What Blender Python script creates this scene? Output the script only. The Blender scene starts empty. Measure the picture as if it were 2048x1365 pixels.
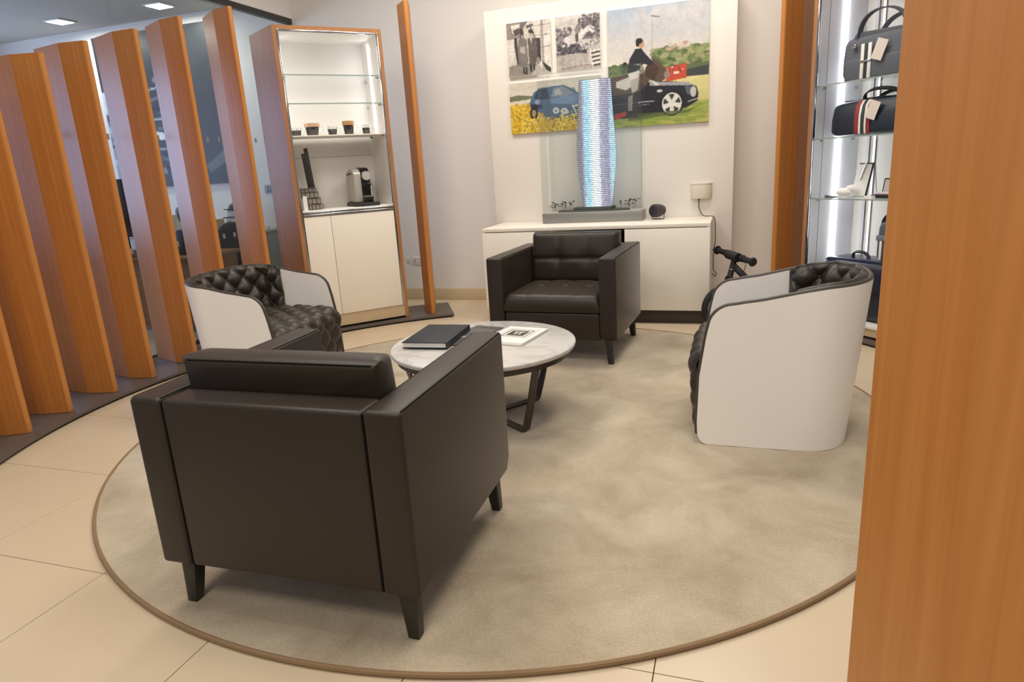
import bpy, bmesh, math, random
import numpy as np
from mathutils import Vector, Matrix

random.seed(7)
RNG = np.random.RandomState(7)
PI = math.pi
scene = bpy.context.scene
COL = scene.collection

# ------------------------------------------------------------------ camera
cam_d = bpy.data.cameras.new('camera')
cam_d.sensor_fit = 'HORIZONTAL'; cam_d.sensor_width = 36.0
cam_d.lens = 1323.0 / 2048.0 * 36.0
cam_d.clip_start = 0.05; cam_d.clip_end = 100
cam = bpy.data.objects.new('camera', cam_d); COL.objects.link(cam)
_pitch, _roll, _yaw = math.radians(14.781), math.radians(-3.457), math.radians(19)
_F = Vector((0, math.cos(_pitch), -math.sin(_pitch))); _R = Vector((1, 0, 0)); _U = _R.cross(_F)
_R2 = math.cos(_roll) * _R + math.sin(_roll) * _U
_U2 = -math.sin(_roll) * _R + math.cos(_roll) * _U
_M = Matrix((_R2, _U2, -_F)).transposed()
cam.matrix_world = Matrix.Translation((0, 0, 1.271)) @ (Matrix.Rotation(_yaw, 3, 'Z') @ _M).to_4x4()
scene.camera = cam

# ------------------------------------------------------------------ light
def srgb(h):
    h = h.lstrip('#'); v = [int(h[i:i+2], 16) / 255 for i in (0, 2, 4)]
    return tuple((x / 12.92 if x <= .04045 else ((x + .055) / 1.055) ** 2.4) for x in v)
w = bpy.data.worlds.new('world'); scene.world = w; w.use_nodes = True
w.node_tree.nodes['Background'].inputs[0].default_value = (1.0, .965, .92, 1)
w.node_tree.nodes['Background'].inputs[1].default_value = 0.40
def area(name, loc, size, power, color, rot=(0, 0, 0), sizey=None):
    l = bpy.data.lights.new(name, 'AREA'); l.energy = power; l.color = color
    l.shape = 'RECTANGLE'; l.size = size; l.size_y = sizey or size
    o = bpy.data.objects.new(name, l); COL.objects.link(o); o.location = loc; o.rotation_euler = rot
    return o
WARM = (1.0, .91, .80)
for (x, y, pw) in ((-2.1, 1.6, 42), (.2, 1.9, 42), (-2.1, 4.5, 47), (-.2, 4.6, 47), (-.9, -.8, 62)):
    area('ceiling_light', (x, y, 3.45), .9, pw, WARM)
# daylight entering through the window of the office beyond the glass partition
area('window_daylight', (-8.4, 3.3, 1.75), 4.2, 150, (.48, .60, 1.0), (0, -PI / 2, 0), 1.9).rotation_euler = (PI / 2, 0, -PI / 2)

vs = scene.view_settings
vs.view_transform = 'Standard'; vs.look = 'None'; vs.gamma = 1; vs.use_curve_mapping = False
vs.exposure = -0.2

# ------------------------------------------------------------------ materials
MATS = {}
def newmat(name):
    m = bpy.data.materials.new(name); m.use_nodes = True
    return m, m.node_tree.nodes, m.node_tree.links, m.node_tree.nodes['Principled BSDF']
def plain(name, hexc, rough=.5, metal=0, spec=.5, bump=None, var=None, coat=0, sheen=0):
    """solid colour with fine procedural grain"""
    if name in MATS: return MATS[name]
    m, n, l, b = newmat(name); c = srgb(hexc)
    b.inputs['Base Color'].default_value = (*c, 1)
    b.inputs['Roughness'].default_value = rough; b.inputs['Metallic'].default_value = metal
    b.inputs['Specular IOR Level'].default_value = spec
    if sheen:
        b.inputs['Sheen Weight'].default_value = sheen; b.inputs['Sheen Roughness'].default_value = .22; b.inputs['Sheen Tint'].default_value = (1, .93, .82, 1)
    if coat: b.inputs['Coat Weight'].default_value = coat; b.inputs['Coat Roughness'].default_value = .1
    tc = n.new('ShaderNodeTexCoord')
    sc, amt = var or (14, .06)
    ns = n.new('ShaderNodeTexNoise'); ns.inputs['Scale'].default_value = sc; ns.inputs['Detail'].default_value = 4
    l.new(tc.outputs['Object'], ns.inputs['Vector'])
    mx = n.new('ShaderNodeMix'); mx.data_type = 'RGBA'
    mx.inputs['A'].default_value = (*[x * (1 - amt) for x in c], 1); mx.inputs['B'].default_value = (*[min(1, x * (1 + amt)) for x in c], 1)
    l.new(ns.outputs['Fac'], mx.inputs['Factor']); l.new(mx.outputs['Result'], b.inputs['Base Color'])
    if bump:
        kind, s, st = bump
        if kind == 'voronoi':
            t = n.new('ShaderNodeTexVoronoi'); t.inputs['Scale'].default_value = s; out = t.outputs['Distance']
        else:
            t = n.new('ShaderNodeTexNoise'); t.inputs['Scale'].default_value = s; t.inputs['Detail'].default_value = 6; out = t.outputs['Fac']
        l.new(tc.outputs['Object'], t.inputs['Vector'])
        bp = n.new('ShaderNodeBump'); bp.inputs['Strength'].default_value = st; bp.inputs['Distance'].default_value = .002
        l.new(out, bp.inputs['Height']); l.new(bp.outputs['Normal'], b.inputs['Normal'])
    MATS[name] = m; return m
def wood(name, c1, c2, rough=.32, axis=2, stretch=22.0):
    if name in MATS: return MATS[name]
    m, n, l, b = newmat(name)
    tc = n.new('ShaderNodeTexCoord'); mp = n.new('ShaderNodeMapping')
    s = [stretch] * 3; s[axis] = 1.0; mp.inputs['Scale'].default_value = s
    l.new(tc.outputs['Object'], mp.inputs['Vector'])
    ns = n.new('ShaderNodeTexNoise'); ns.inputs['Scale'].default_value = 3.2; ns.inputs['Detail'].default_value = 6; ns.inputs['Distortion'].default_value = .4
    l.new(mp.outputs['Vector'], ns.inputs['Vector'])
    cr = n.new('ShaderNodeValToRGB'); cr.color_ramp.elements[0].position = .3; cr.color_ramp.elements[1].position = .72
    cr.color_ramp.elements[0].color = (*srgb(c1), 1); cr.color_ramp.elements[1].color = (*srgb(c2), 1)
    l.new(ns.outputs['Fac'], cr.inputs['Fac']); l.new(cr.outputs['Color'], b.inputs['Base Color'])
    b.inputs['Roughness'].default_value = rough; b.inputs['Specular IOR Level'].default_value = .36
    MATS[name] = m; return m
def emit(name, hexc, strength):
    if name in MATS: return MATS[name]
    m, n, l, b = newmat(name); c = srgb(hexc)
    b.inputs['Base Color'].default_value = (*c, 1); b.inputs['Emission Color'].default_value = (*c, 1)
    b.inputs['Emission Strength'].default_value = strength
    MATS[name] = m; return m
def glass(name, tint='#fdfffe', refl=.035, rough=.02, veil=.0):
    if name in MATS: return MATS[name]
    m, n, l, b = newmat(name); n.remove(b); out = n['Material Output']
    tr = n.new('ShaderNodeBsdfTransparent'); tr.inputs[0].default_value = (*srgb(tint), 1)
    gl = n.new('ShaderNodeBsdfGlossy'); gl.inputs['Roughness'].default_value = rough; gl.inputs[0].default_value = (1, 1, 1, 1)
    fr = n.new('ShaderNodeLayerWeight'); fr.inputs['Blend'].default_value = .5
    pw = n.new('ShaderNodeMath'); pw.operation = 'POWER'; pw.inputs[1].default_value = 4.0
    l.new(fr.outputs['Facing'], pw.inputs[0])
    mr = n.new('ShaderNodeMapRange'); mr.inputs['To Min'].default_value = refl; mr.inputs['To Max'].default_value = .75
    l.new(pw.outputs[0], mr.inputs['Value'])
    mx = n.new('ShaderNodeMixShader'); l.new(mr.outputs['Result'], mx.inputs[0]); l.new(tr.outputs[0], mx.inputs[1]); l.new(gl.outputs[0], mx.inputs[2])
    last = mx
    if veil:
        df = n.new('ShaderNodeBsdfDiffuse'); df.inputs[0].default_value = (.8, .8, .78, 1)  # pale diffuse mixed into the pane colour, standing in for reflected haze
        m2 = n.new('ShaderNodeMixShader'); m2.inputs[0].default_value = veil
        l.new(mx.outputs[0], m2.inputs[1]); l.new(df.outputs[0], m2.inputs[2]); last = m2
    l.new(last.outputs[0], out.inputs['Surface'])
    MATS[name] = m; return m
def print_mat():
    if 'print' in MATS: return MATS['print']
    m, n, l, b = newmat('print'); a = n.new('ShaderNodeAttribute'); a.attribute_name = 'ink'
    l.new(a.outputs['Color'], b.inputs['Base Color']); b.inputs['Roughness'].default_value = .45
    MATS['print'] = m; return m

WALLC = plain('wall_paint', '#e4dfd8', .85, bump=('noise', 220, .06), var=(3, .015))
PANELC = plain('panel_paint', '#e9e4dd', .6, var=(3, .012))
WHITELAC = plain('white_lacquer', '#f1ebe1', .38, var=(3, .01))
DOORC = plain('cream_door', '#eee5d6', .42, var=(3, .012))
TILE = plain('porcelain_tile', '#cfbda2', .3, var=(6, .035), bump=('noise', 60, .03))
GROUT = plain('grout', '#57462f', .95, spec=.05)
FINW = wood('fin_wood', '#b67538', '#c58444', .36)
FRAMEW = wood('frame_wood', '#9c6a43', '#b07d54', .38)
DESKW = wood('desk_wood', '#7a4f2c', '#966638', .4, axis=0)
BASEC = plain('base_lacquer', '#5c524b', .4)
BLACK = plain('matt_black', '#15151a', .6)
BLACKG = plain('gloss_black', '#121216', .18)
RUBBER = plain('rubber', '#1b1b1c', .8, bump=('noise', 300, .2))
CHROME = plain('chrome', '#b4b5b8', .1, metal=1)
STEEL = plain('brushed_steel', '#a9a8a5', .35, metal=.85)
LEATHER = plain('grey_leather', '#2f2721', .42, spec=.4, bump=('voronoi', 420, .12), var=(5, .06), sheen=.25)
LEATHERP = plain('leather_piping', '#0c0a09', .8, spec=.15)
TUFT = plain('tufted_leather', '#342d27', .42, bump=('voronoi', 420, .1), var=(6, .06), sheen=.12)
SHELL = plain('white_shell', '#f9f5f0', .4, bump=('noise', 500, .05), var=(4, .012))
PIPE = plain('shell_piping', '#46403a', .5)
LEGM = plain('dark_leg', '#2a2724', .42)
TABLEM = plain('table_metal', '#4a443f', .38, metal=.5)
PAPER = plain('paper', '#e8e6e0', .7)
NAVY = plain('navy_cloth', '#1c212b', .55, bump=('noise', 400, .1))
DARKMAG = plain('dark_cover', '#4b4a48', .3)
GLASS = glass('clear_glass')
ACRYL = glass('acrylic', '#feffff', .012, .02, .006)
PARTGL = glass('partition_glass', '#f4f9f9', .02, .02)
LED = emit('led_strip', '#f6f8ff', 15)

# ------------------------------------------------------------------ mesh helpers
class MB:
    def __init__(s): s.v = []; s.f = []
    def add(s, vs_, fs):
        o = len(s.v); s.v += [tuple(map(float, p)) for p in vs_]; s.f += [tuple(i + o for i in f) for f in fs]; return s
    def box(s, x0, x1, y0, y1, z0, z1):
        return s.add([(x0, y0, z0), (x1, y0, z0), (x1, y1, z0), (x0, y1, z0), (x0, y0, z1), (x1, y0, z1), (x1, y1, z1), (x0, y1, z1)],
                     [(3, 2, 1, 0), (4, 5, 6, 7), (0, 1, 5, 4), (1, 2, 6, 5), (2, 3, 7, 6), (3, 0, 4, 7)])
    def prism(s, pts, z0, z1):
        n = len(pts)
        return s.add([(x, y, z0) for x, y in pts] + [(x, y, z1) for x, y in pts],
                     [tuple(range(n - 1, -1, -1)), tuple(range(n, 2 * n))] + [(i, (i + 1) % n, n + (i + 1) % n, n + i) for i in range(n)])
    def prism_x(s, pts, x0, x1):       # pts in (y,z)
        n = len(pts)
        return s.add([(x0, y, z) for y, z in pts] + [(x1, y, z) for y, z in pts],
                     [tuple(range(n - 1, -1, -1)), tuple(range(n, 2 * n))] + [(i, (i + 1) % n, n + (i + 1) % n, n + i) for i in range(n)])
    def prism_y(s, pts, y0, y1):       # pts in (x,z)
        n = len(pts)
        return s.add([(x, y0, z) for x, z in pts] + [(x, y1, z) for x, z in pts],
                     [tuple(range(n)), tuple(range(2 * n - 1, n - 1, -1))] + [(n + i, n + (i + 1) % n, (i + 1) % n, i) for i in range(n)])
    def lathe(s, prof, n=24, c=(0, 0, 0), axis='z'):
        vv = []; ff = []
        for r, z in prof:
            for k in range(n):
                a = 2 * PI * k / n; p = (r * math.cos(a), r * math.sin(a), z)
                if axis == 'y': p = (p[0], p[2], -p[1])
                if axis == 'x': p = (p[2], p[0], p[1])
                vv.append((p[0] + c[0], p[1] + c[1], p[2] + c[2]))
        m = len(prof)
        for i in range(m - 1):
            for k in range(n):
                ff.append((i * n + k, i * n + (k + 1) % n, (i + 1) * n + (k + 1) % n, (i + 1) * n + k))
        ff.append(tuple(range(n - 1, -1, -1))); ff.append(tuple((m - 1) * n + k for k in range(n)))
        return s.add(vv, ff)
    def tube(s, path, r, n=8, closed=False, flat=None):
        """round tube (or flat strap if flat=(a,b) half sizes, b along up) along a path"""
        P = [Vector(p) for p in path]; m = len(P); vv = []; ff = []
        prev = None
        for i, p in enumerate(P):
            if closed: t = P[(i + 1) % m] - P[i - 1]
            else: t = P[min(i + 1, m - 1)] - P[max(i - 1, 0)]
            t = t.normalized() if t.length > 1e-9 else Vector((0, 0, 1))
            if prev is None:
                a = Vector((0, 0, 1)) if abs(t.z) < .9 else Vector((0, 1, 0))
                u = t.cross(a).normalized()
            else:
                u = (prev - t * prev.dot(t)); u = u.normalized() if u.length > 1e-6 else prev
            prev = u; b = t.cross(u)
            rr = r[i] if isinstance(r, (list, tuple)) else r
            if flat:
                for (ca, cb) in ((-1, -1), (1, -1), (1, 1), (-1, 1)): vv.append(p + u * ca * flat[0] + b * cb * flat[1])
            else:
                for k in range(n):
                    an = 2 * PI * k / n; vv.append(p + u * (math.cos(an) * rr) + b * (math.sin(an) * rr))
        nn = 4 if flat else n
        for i in range(m if closed else m - 1):
            j = (i + 1) % m
            for k in range(nn): ff.append((i * nn + k, i * nn + (k + 1) % nn, j * nn + (k + 1) % nn, j * nn + k))
        if not closed:
            ff.append(tuple(range(nn - 1, -1, -1))); ff.append(tuple((m - 1) * nn + k for k in range(nn)))
        return s.add(vv, ff)
    def sphere(s, c, r, n=10, m=6, sq=(1, 1, 1)):
        vv = [(c[0], c[1], c[2] - r * sq[2])]; ff = []
        for i in range(1, m):
            ph = -PI / 2 + PI * i / m
            for k in range(n):
                a = 2 * PI * k / n
                vv.append((c[0] + r * sq[0] * math.cos(ph) * math.cos(a), c[1] + r * sq[1] * math.cos(ph) * math.sin(a), c[2] + r * sq[2] * math.sin(ph)))
        vv.append((c[0], c[1], c[2] + r * sq[2])); L = len(vv) - 1
        for k in range(n):
            ff.append((0, 1 + (k + 1) % n, 1 + k)); ff.append((L, L - n + k, L - n + (k + 1) % n))
        for i in range(m - 2):
            for k in range(n):
                a = 1 + i * n; ff.append((a + k, a + (k + 1) % n, a + n + (k + 1) % n, a + n + k))
        return s.add(vv, ff)
    def grid(s, P):
        """P: array (a,b,3)"""
        a, b = len(P), len(P[0]); vv = [tuple(P[i][j]) for i in range(a) for j in range(b)]
        return s.add(vv, [(i * b + j, i * b + j + 1, (i + 1) * b + j + 1, (i + 1) * b + j) for i in range(a - 1) for j in range(b - 1)])
    def build(s, name, mat, parent=None, smooth=False, bevel=0, seg=2, angle=35):
        me = bpy.data.meshes.new(name); me.from_pydata(s.v, [], s.f); me.update()
        bm = bmesh.new(); bm.from_mesh(me)
        bmesh.ops.remove_doubles(bm, verts=bm.verts, dist=1e-5)
        bmesh.ops.recalc_face_normals(bm, faces=bm.faces)
        if bevel:
            ed = [e for e in bm.edges if len(e.link_faces) == 2 and e.calc_face_angle(0) > math.radians(30)]
            bmesh.ops.bevel(bm, geom=ed, offset=bevel, segments=seg, profile=.5, affect='EDGES', clamp_overlap=True)
        bm.to_mesh(me); bm.free()
        if smooth or bevel:
            me.polygons.foreach_set('use_smooth', [True] * len(me.polygons))
            try: me.set_sharp_from_angle(angle=math.radians(angle))
            except Exception: pass
        me.materials.append(mat)
        o = bpy.data.objects.new(name, me); COL.objects.link(o)
        if parent is not None: o.parent = parent
        return o
def tag(o, label=None, cat=None, group=None, kind=None):
    if label: o['label'] = label
    if cat: o['category'] = cat
    if group: o['group'] = group
    if kind: o['kind'] = kind
    return o
def thing(name, label, cat, loc=(0, 0, 0), rz=0, group=None):
    o = bpy.data.objects.new(name, None); COL.objects.link(o); o.empty_display_size = .1
    o.location = loc; o.rotation_euler = (0, 0, rz)
    return tag(o, label, cat, group)
def struct(o, label, cat): return tag(o, label, cat, kind='structure')
def dup(o, parent, loc=None, rot=None):
    c = o.copy(); COL.objects.link(c); c.parent = parent
    if loc is not None: c.location = loc
    if rot is not None: c.rotation_euler = rot
    return c

RC = (-1.132, 3.122)            # centre of the round rug and of the curved screens
def ring(r, deg): a = math.radians(deg); return (RC[0] + r * math.cos(a), RC[1] + r * math.sin(a))

# ------------------------------------------------------------------ painted prints (vertex colours)
class Paint:
    def __init__(s, w_, h_, nx, bg='#ffffff'):
        s.nx = nx; s.ny = max(2, int(nx * h_ / w_)); s.asp = h_ / w_
        s.X, s.Y = np.meshgrid(np.linspace(0, 1, s.nx), np.linspace(0, 1, s.ny))
        s.c = np.empty((s.ny, s.nx, 3)); s.c[:] = s.hx(bg)
    @staticmethod
    def hx(h): h = h.lstrip('#'); return np.array([int(h[i:i+2], 16) / 255 for i in (0, 2, 4)])
    def put(s, mask, col, al=1.0):
        c = s.hx(col) if isinstance(col, str) else np.array(col)
        a = (mask * al)[..., None]; s.c = s.c * (1 - a) + c * a
    def vgrad(s, stops):
        ys = [q[0] for q in stops]; cs = np.array([s.hx(q[1]) for q in stops])
        for k in range(3): s.c[..., k] = np.interp(s.Y, ys, cs[:, k])
    def poly(s, pts, col, al=1.0):
        ins = np.zeros(s.X.shape, bool); n = len(pts)
        for i in range(n):
            x1, y1 = pts[i]; x2, y2 = pts[(i + 1) % n]
            if y1 == y2: continue
            cnd = ((s.Y >= min(y1, y2)) & (s.Y < max(y1, y2)))
            xi = x1 + (s.Y - y1) * (x2 - x1) / (y2 - y1)
            ins ^= cnd & (s.X < xi)
        s.put(ins.astype(float), col, al)
    def ell(s, cx, cy, rx, ry, col, al=1.0, ring=None, rot=0):
        dx, dy = s.X - cx, s.Y - cy; c_, n_ = math.cos(rot), math.sin(rot)
        d = ((dx * c_ + dy * n_) / rx) ** 2 + ((-dx * n_ + dy * c_) / ry) ** 2
        m = (d <= 1) & (d >= (ring or -1)); s.put(m.astype(float), col, al)
    def line(s, x1, y1, x2, y2, wd, col, al=1.0):
        dx, dy = x2 - x1, (y2 - y1); L2 = dx * dx + dy * dy + 1e-12
        t = np.clip(((s.X - x1) * dx + (s.Y - y1) * dy) / L2, 0, 1)
        d = np.hypot(s.X - x1 - t * dx, (s.Y - y1 - t * dy) * s.asp); s.put((d < wd).astype(float), col, al)
    def speck(s, x0, x1, y0, y1, n, r, cols, al=.8, stretch=1.0):
        for _ in range(n):
            s.ell(RNG.uniform(x0, x1), RNG.uniform(y0, y1), r * RNG.uniform(.5, 1.3) * stretch, r * RNG.uniform(.5, 1.3) / s.asp, cols[RNG.randint(len(cols))], al)
    def noise(s, amt):
        def smooth(k):
            g = RNG.normal(0, 1, (k + 2, k + 2)); yy = s.Y * k; xx = s.X * k; i = yy.astype(int); j = xx.astype(int); a = yy - i; b = xx - j
            return g[i, j] * (1 - a) * (1 - b) + g[i + 1, j] * a * (1 - b) + g[i, j + 1] * (1 - a) * b + g[i + 1, j + 1] * a * b
        t = .5 * smooth(9) + .7 * smooth(24) + .9 * smooth(60) + .5 * RNG.normal(0, 1, s.c.shape[:2])
        s.c = np.clip(s.c * (1 + 2.2 * amt * t)[..., None], 0, 1)
        c = s.c.copy(); c[1:-1, 1:-1] = (s.c[1:-1, 1:-1] * 4 + s.c[:-2, 1:-1] + s.c[2:, 1:-1] + s.c[1:-1, :-2] + s.c[1:-1, 2:]) / 8; s.c = c
    def mesh(s, name, fn, parent=None, mat=None):
        """fn(x01, y01_down) -> 3D point"""
        vv = [fn(s.X[j, i], s.Y[j, i]) for j in range(s.ny) for i in range(s.nx)]
        ff = [(j * s.nx + i, (j + 1) * s.nx + i, (j + 1) * s.nx + i + 1, j * s.nx + i + 1) for j in range(s.ny - 1) for i in range(s.nx - 1)]
        me = bpy.data.meshes.new(name); me.from_pydata(vv, [], ff); me.update()
        lin = np.where(s.c <= .04045, s.c / 12.92, ((s.c + .055) / 1.055) ** 2.4)
        at = me.color_attributes.new('ink', 'FLOAT_COLOR', 'POINT')
        at.data.foreach_set('color', np.concatenate([lin, np.ones(lin.shape[:2] + (1,))], -1).astype(np.float32).ravel())
        me.materials.append(mat or print_mat())
        o = bpy.data.objects.new(name, me); COL.objects.link(o)
        if parent: o.parent = parent
        return o

# ================================================================== SETTING
WV = 6.07                        # plane of the back wall
GU = -4.19                       # plane of the glass partition
# floor with separate tiles
fl = MB().box(-11, 5, -4, 7, -.08, -.004).build('floor', GROUT)
struct(fl, 'cream porcelain tile floor with thin dark joints', 'floor')
TS = .6205
tile_src = None
for i in range(-7, 5):
    for j in range(-4, 8):
        x0 = -.167 + TS * i; y0 = 1.436 + TS * j
        x1, y1 = x0 + TS, y0 + TS
        if x1 < GU or y0 > WV: continue
        whole = x0 > GU and y1 < WV
        if whole and tile_src is not None:
            dup(tile_src, fl, (x0 + TS / 2, y0 + TS / 2, 0))
        else:
            a, b, c_, d = max(x0, GU) - (x0 + TS / 2) + .0014, TS / 2 - .0014, -TS / 2 + .0014, min(y1, WV) - (y0 + TS / 2) - .0014
            t = MB().box(a, b, c_, d, -.012, 0).build('tile', TILE, fl, bevel=.0005, seg=1)
            t.location = (x0 + TS / 2, y0 + TS / 2, 0)
            if whole: tile_src = t
of = MB().box(-9, GU - .02, -1.5, WV, -.003, .002).build('office_floor', plain('office_floor', '#b9a68c', .5))
struct(of, 'beige floor of the office behind the glass', 'floor')
# back wall, one plane through shop and office
wb = MB().box(-9, 3.5, WV, WV + .12, 0, 4.2).build('wall_back', WALLC)
struct(wb, 'plain off-white back wall', 'wall')
bb = MB().box(GU, 3.2, WV - .014, WV, 0, .115).build('baseboard_back', plain('baseboard', '#cdb896', .4), bevel=.002)
struct(bb, 'beige tiled baseboard along the back wall', 'baseboard')
wr = MB().box(3.2, 3.3, 2, WV, 0, 4.2).build('wall_right', WALLC)
struct(wr, 'plain off-white side wall behind the right display cabinet', 'wall')
pn = MB().box(-2.055, -.02, 5.742, WV, 0, 2.542).build('wall_panel', PANELC, bevel=.003)
struct(pn, 'wide cream panel standing proud of the back wall behind the sideboard', 'wall panel')
# bulkhead over the glass partition
bh = MB().box(GU - .06, GU + .02, -1.5, WV, 2.79, 4.2).build('wall_left', WALLC)
struct(bh, 'white bulkhead above the glass partition', 'wall')
# glass partition: head frame, floor rail, panes
gp = thing('window_1', 'full-height glass partition with black head frame behind the left fins', 'glass partition', (GU, 0, 0)); gp['kind'] = 'structure'
FRB = plain('frame_black', '#26282a', .35)
MB().box(-.025, .025, -1.5, WV - .002, 2.735, 2.79).build('head_frame', FRB, gp, bevel=.003)
MB().box(-.025, .025, -1.5, WV - .002, .002, .03).build('floor_rail', FRB, gp, bevel=.003)
MB().box(-.03, .03, WV - .028, WV - .002, .03, 2.735).build('side_frame', STEEL, gp, bevel=.003)
_j = [-1.5, -.1, 1.25, 2.6, 3.95, 5.2, WV - .03]
for k in range(6):
    pa = MB().box(-.006, .006, _j[k] + .004, _j[k + 1] - .004, .03, 2.735).build('pane', PARTGL, gp)
    if k >= 3:
        for zz in (1.637, .832):
            y = _j[k] + .09
            while y < _j[k + 1] - .06:
                MB().box(.006, .0072, y - .014, y + .014, zz - .02, zz + .02).build('frosted_square', plain('frosted', '#aab2b2', .6), pa)
                y += .13
# office ceiling and far wall with window
oc = MB().box(-9, GU - .06, -1.5, WV, 2.985, 3.05).build('ceiling', plain('office_ceiling', '#b3aea4', .9))
struct(oc, 'grey ceiling of the office behind the glass', 'ceiling')
ow = MB()
for b in ((-8.7, -8.6, -1.5, 1.1, 0, 3), (-8.7, -8.6, 5.5, WV, 0, 3), (-8.7, -8.6, 1.1, 5.5, 0, .75), (-8.7, -8.6, 1.1, 5.5, 2.75, 3)): ow.box(*b)
struct(ow.build('wall_office', WALLC), 'office end wall with a wide window opening', 'wall')
wf = thing('window_2', 'wide office window letting in daylight', 'window', (-8.62, 0, 0)); wf['kind'] = 'structure'
for y in (1.1, 2.2, 3.3, 4.4, 5.46): MB().box(-.03, .03, y, y + .04, .75, 2.75).build('mullion', FRB, wf)
for z in (.75, 2.71): MB().box(-.03, .03, 1.1, 5.5, z, z + .04).build('rail', FRB, wf)
def outlet(name, label, loc, w_, h_, mat, holes, dark):
    t = thing(name, label, 'wall outlet', loc)
    MB().box(-w_ / 2, w_ / 2, -.008, 0, -h_ / 2, h_ / 2).build('plate', mat, t, bevel=.002)
    for (x, z, a, b) in holes: MB().box(x - a, x + a, -.0095, -.0078, z - b, z + b).build('socket', dark, t)
    return t
outlet('wall_outlet', 'grey four-gang plate on the office wall seen through the glass', (-4.71, WV, 1.19), .13, .085, plain('grey_plate', '#8d9392', .5), [(-.022, .016, .008, .007), (.022, .016, .008, .007), (-.022, -.016, .008, .007), (.022, -.016, .008, .007)], BLACK)
outlet('wall_outlet', 'white double outlet low on the back wall beside the lone fin', (-3.05, WV, .40), .115, .085, plain('white_plate', '#dedbd2', .4), [(.02, .018, .012, .006), (.02, -.018, .012, .006), (-.03, 0, .012, .022)], plain('outlet_shadow', '#b7b2a8', .5))
outlet('wall_outlet', 'small white cover plate near the cabinet foot', (-3.155, WV, .405), .03, .05, plain('white_plate', '#dedbd2', .4), [(0, 0, .006, .012)], plain('outlet_shadow', '#b7b2a8', .5))

# ================================================================== CURVED FIN SCREENS
SEC = [(.008, .018), (.002, .013), (0, .006), (0, -.006), (.002, -.013), (.008, -.018), (.175, -.053), (.446, -.02), (.454, -.008), (.454, .008), (.446, .02), (.175, .053)]
fin_me = MB().prism(SEC, 0, 1).build('fin', FINW)
bpy.context.scene.collection.objects.unlink(fin_me)
def arc_plate(r0, r1, a0, a1, z0, z1, n=72):
    m = MB(); P = []
    for i in range(n + 1):
        a = a0 + (a1 - a0) * i / n; q0 = ring(r0, a); q1 = ring(r1, a)
        P.append([(*q0, z0), (*q1, z0), (*q1, z1), (*q0, z1)])
    vv = [p for c in P for p in c]; ff = []
    for i in range(n):
        for k in range(4): ff.append((i * 4 + k, i * 4 + (k + 1) % 4, i * 4 + 4 + (k + 1) % 4, i * 4 + 4 + k))
    ff += [(3, 2, 1, 0), tuple(n * 4 + k for k in range(4))]
    return m.add(vv, ff)
def screen(label, a0, a1, fins):
    t = thing('fin_screen', label, 'room divider', (RC[0], RC[1], 0))
    def shift(m): m.v = [(x - RC[0], y - RC[1], z) for x, y, z in m.v]; return m
    shift(arc_plate(2.5, 3.06, a0, a1, .014, .03)).build('base_plate', BASEC, t)
    shift(arc_plate(2.525, 3.04, a0 + .3, a1 - .3, 0, .014)).build('base_toe', BLACK, t)
    for a, h in fins:
        f = fin_me.copy(); COL.objects.link(f); f.parent = t; r = math.radians(a)
        f.location = (2.58 * math.cos(r), 2.58 * math.sin(r), .032); f.rotation_euler = (0, 0, r); f.scale = (1, 1, h - .032)
    return t
screen('long curved screen of upright orange wooden fins on a dark base, at left', 119.3, 234,
       [(123.2, 2.605), (153.3, 2.485), (161.5, 2.377), (168.6, 2.26), (176.3, 2.144), (182.9, 2.04), (190.6, 1.93), (197.5, 1.83), (204.8, 1.75)])
screen('curved screen at right with one orange fin towering close in the foreground', -64, 60.7,
       [(56.9, 2.605), (-59.42, 1.75), (-51.8, 1.75), (-44.5, 1.75)])

# ================================================================== LEFT DISPLAY CABINET
def frame_axes(P0, P1):
    d = Vector((P1[0] - P0[0], P1[1] - P0[1], 0)); return math.atan2(d.y, d.x), d.length
CB, CA = ring(2.58, 146.9), ring(2.58, 128.1)
caz, CW = frame_axes(CB, CA)
cab = thing('display_cabinet', 'tall wood-framed display cabinet with cups and coffee machine behind left tub chair', 'cabinet', (CB[0], CB[1], .0), caz)
H = 2.39; T = .03
CLIN = plain('cabinet_lining', '#efebe5', .5, var=(3, .01))
# left outer side leans outwards along the radius
MB().prism([(0, 0), (T, 0), (T, .46), (-.09, .46)], .034, H).build('side_panel', FRAMEW, cab)
MB().prism([(CW - T, 0), (CW, 0), (CW, .46), (CW - T, .46)], .034, H).build('side_panel', FRAMEW, cab)
MB().box(T, CW - T, 0, .46, H - T, H).build('top_panel', FRAMEW, cab)
MB().box(T, CW - T, .43, .45, .15, H - T).build('back_panel', CLIN, cab)
for z in (1.441,): MB().box(T, CW - T, .4285, .4302, z - .0015, z + .0015).build('seam', plain('seam_shadow', '#a39d8f', .7), cab)
for x in (T, CW - T - .012):
    MB().box(x, x + .012, .014, .43, 1.0, H - T).build('side_lining', CLIN, cab)
MB().box(T, CW - T, .02, .43, H - T - .012, H - T).build('ceiling_lining', CLIN, cab)
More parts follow.
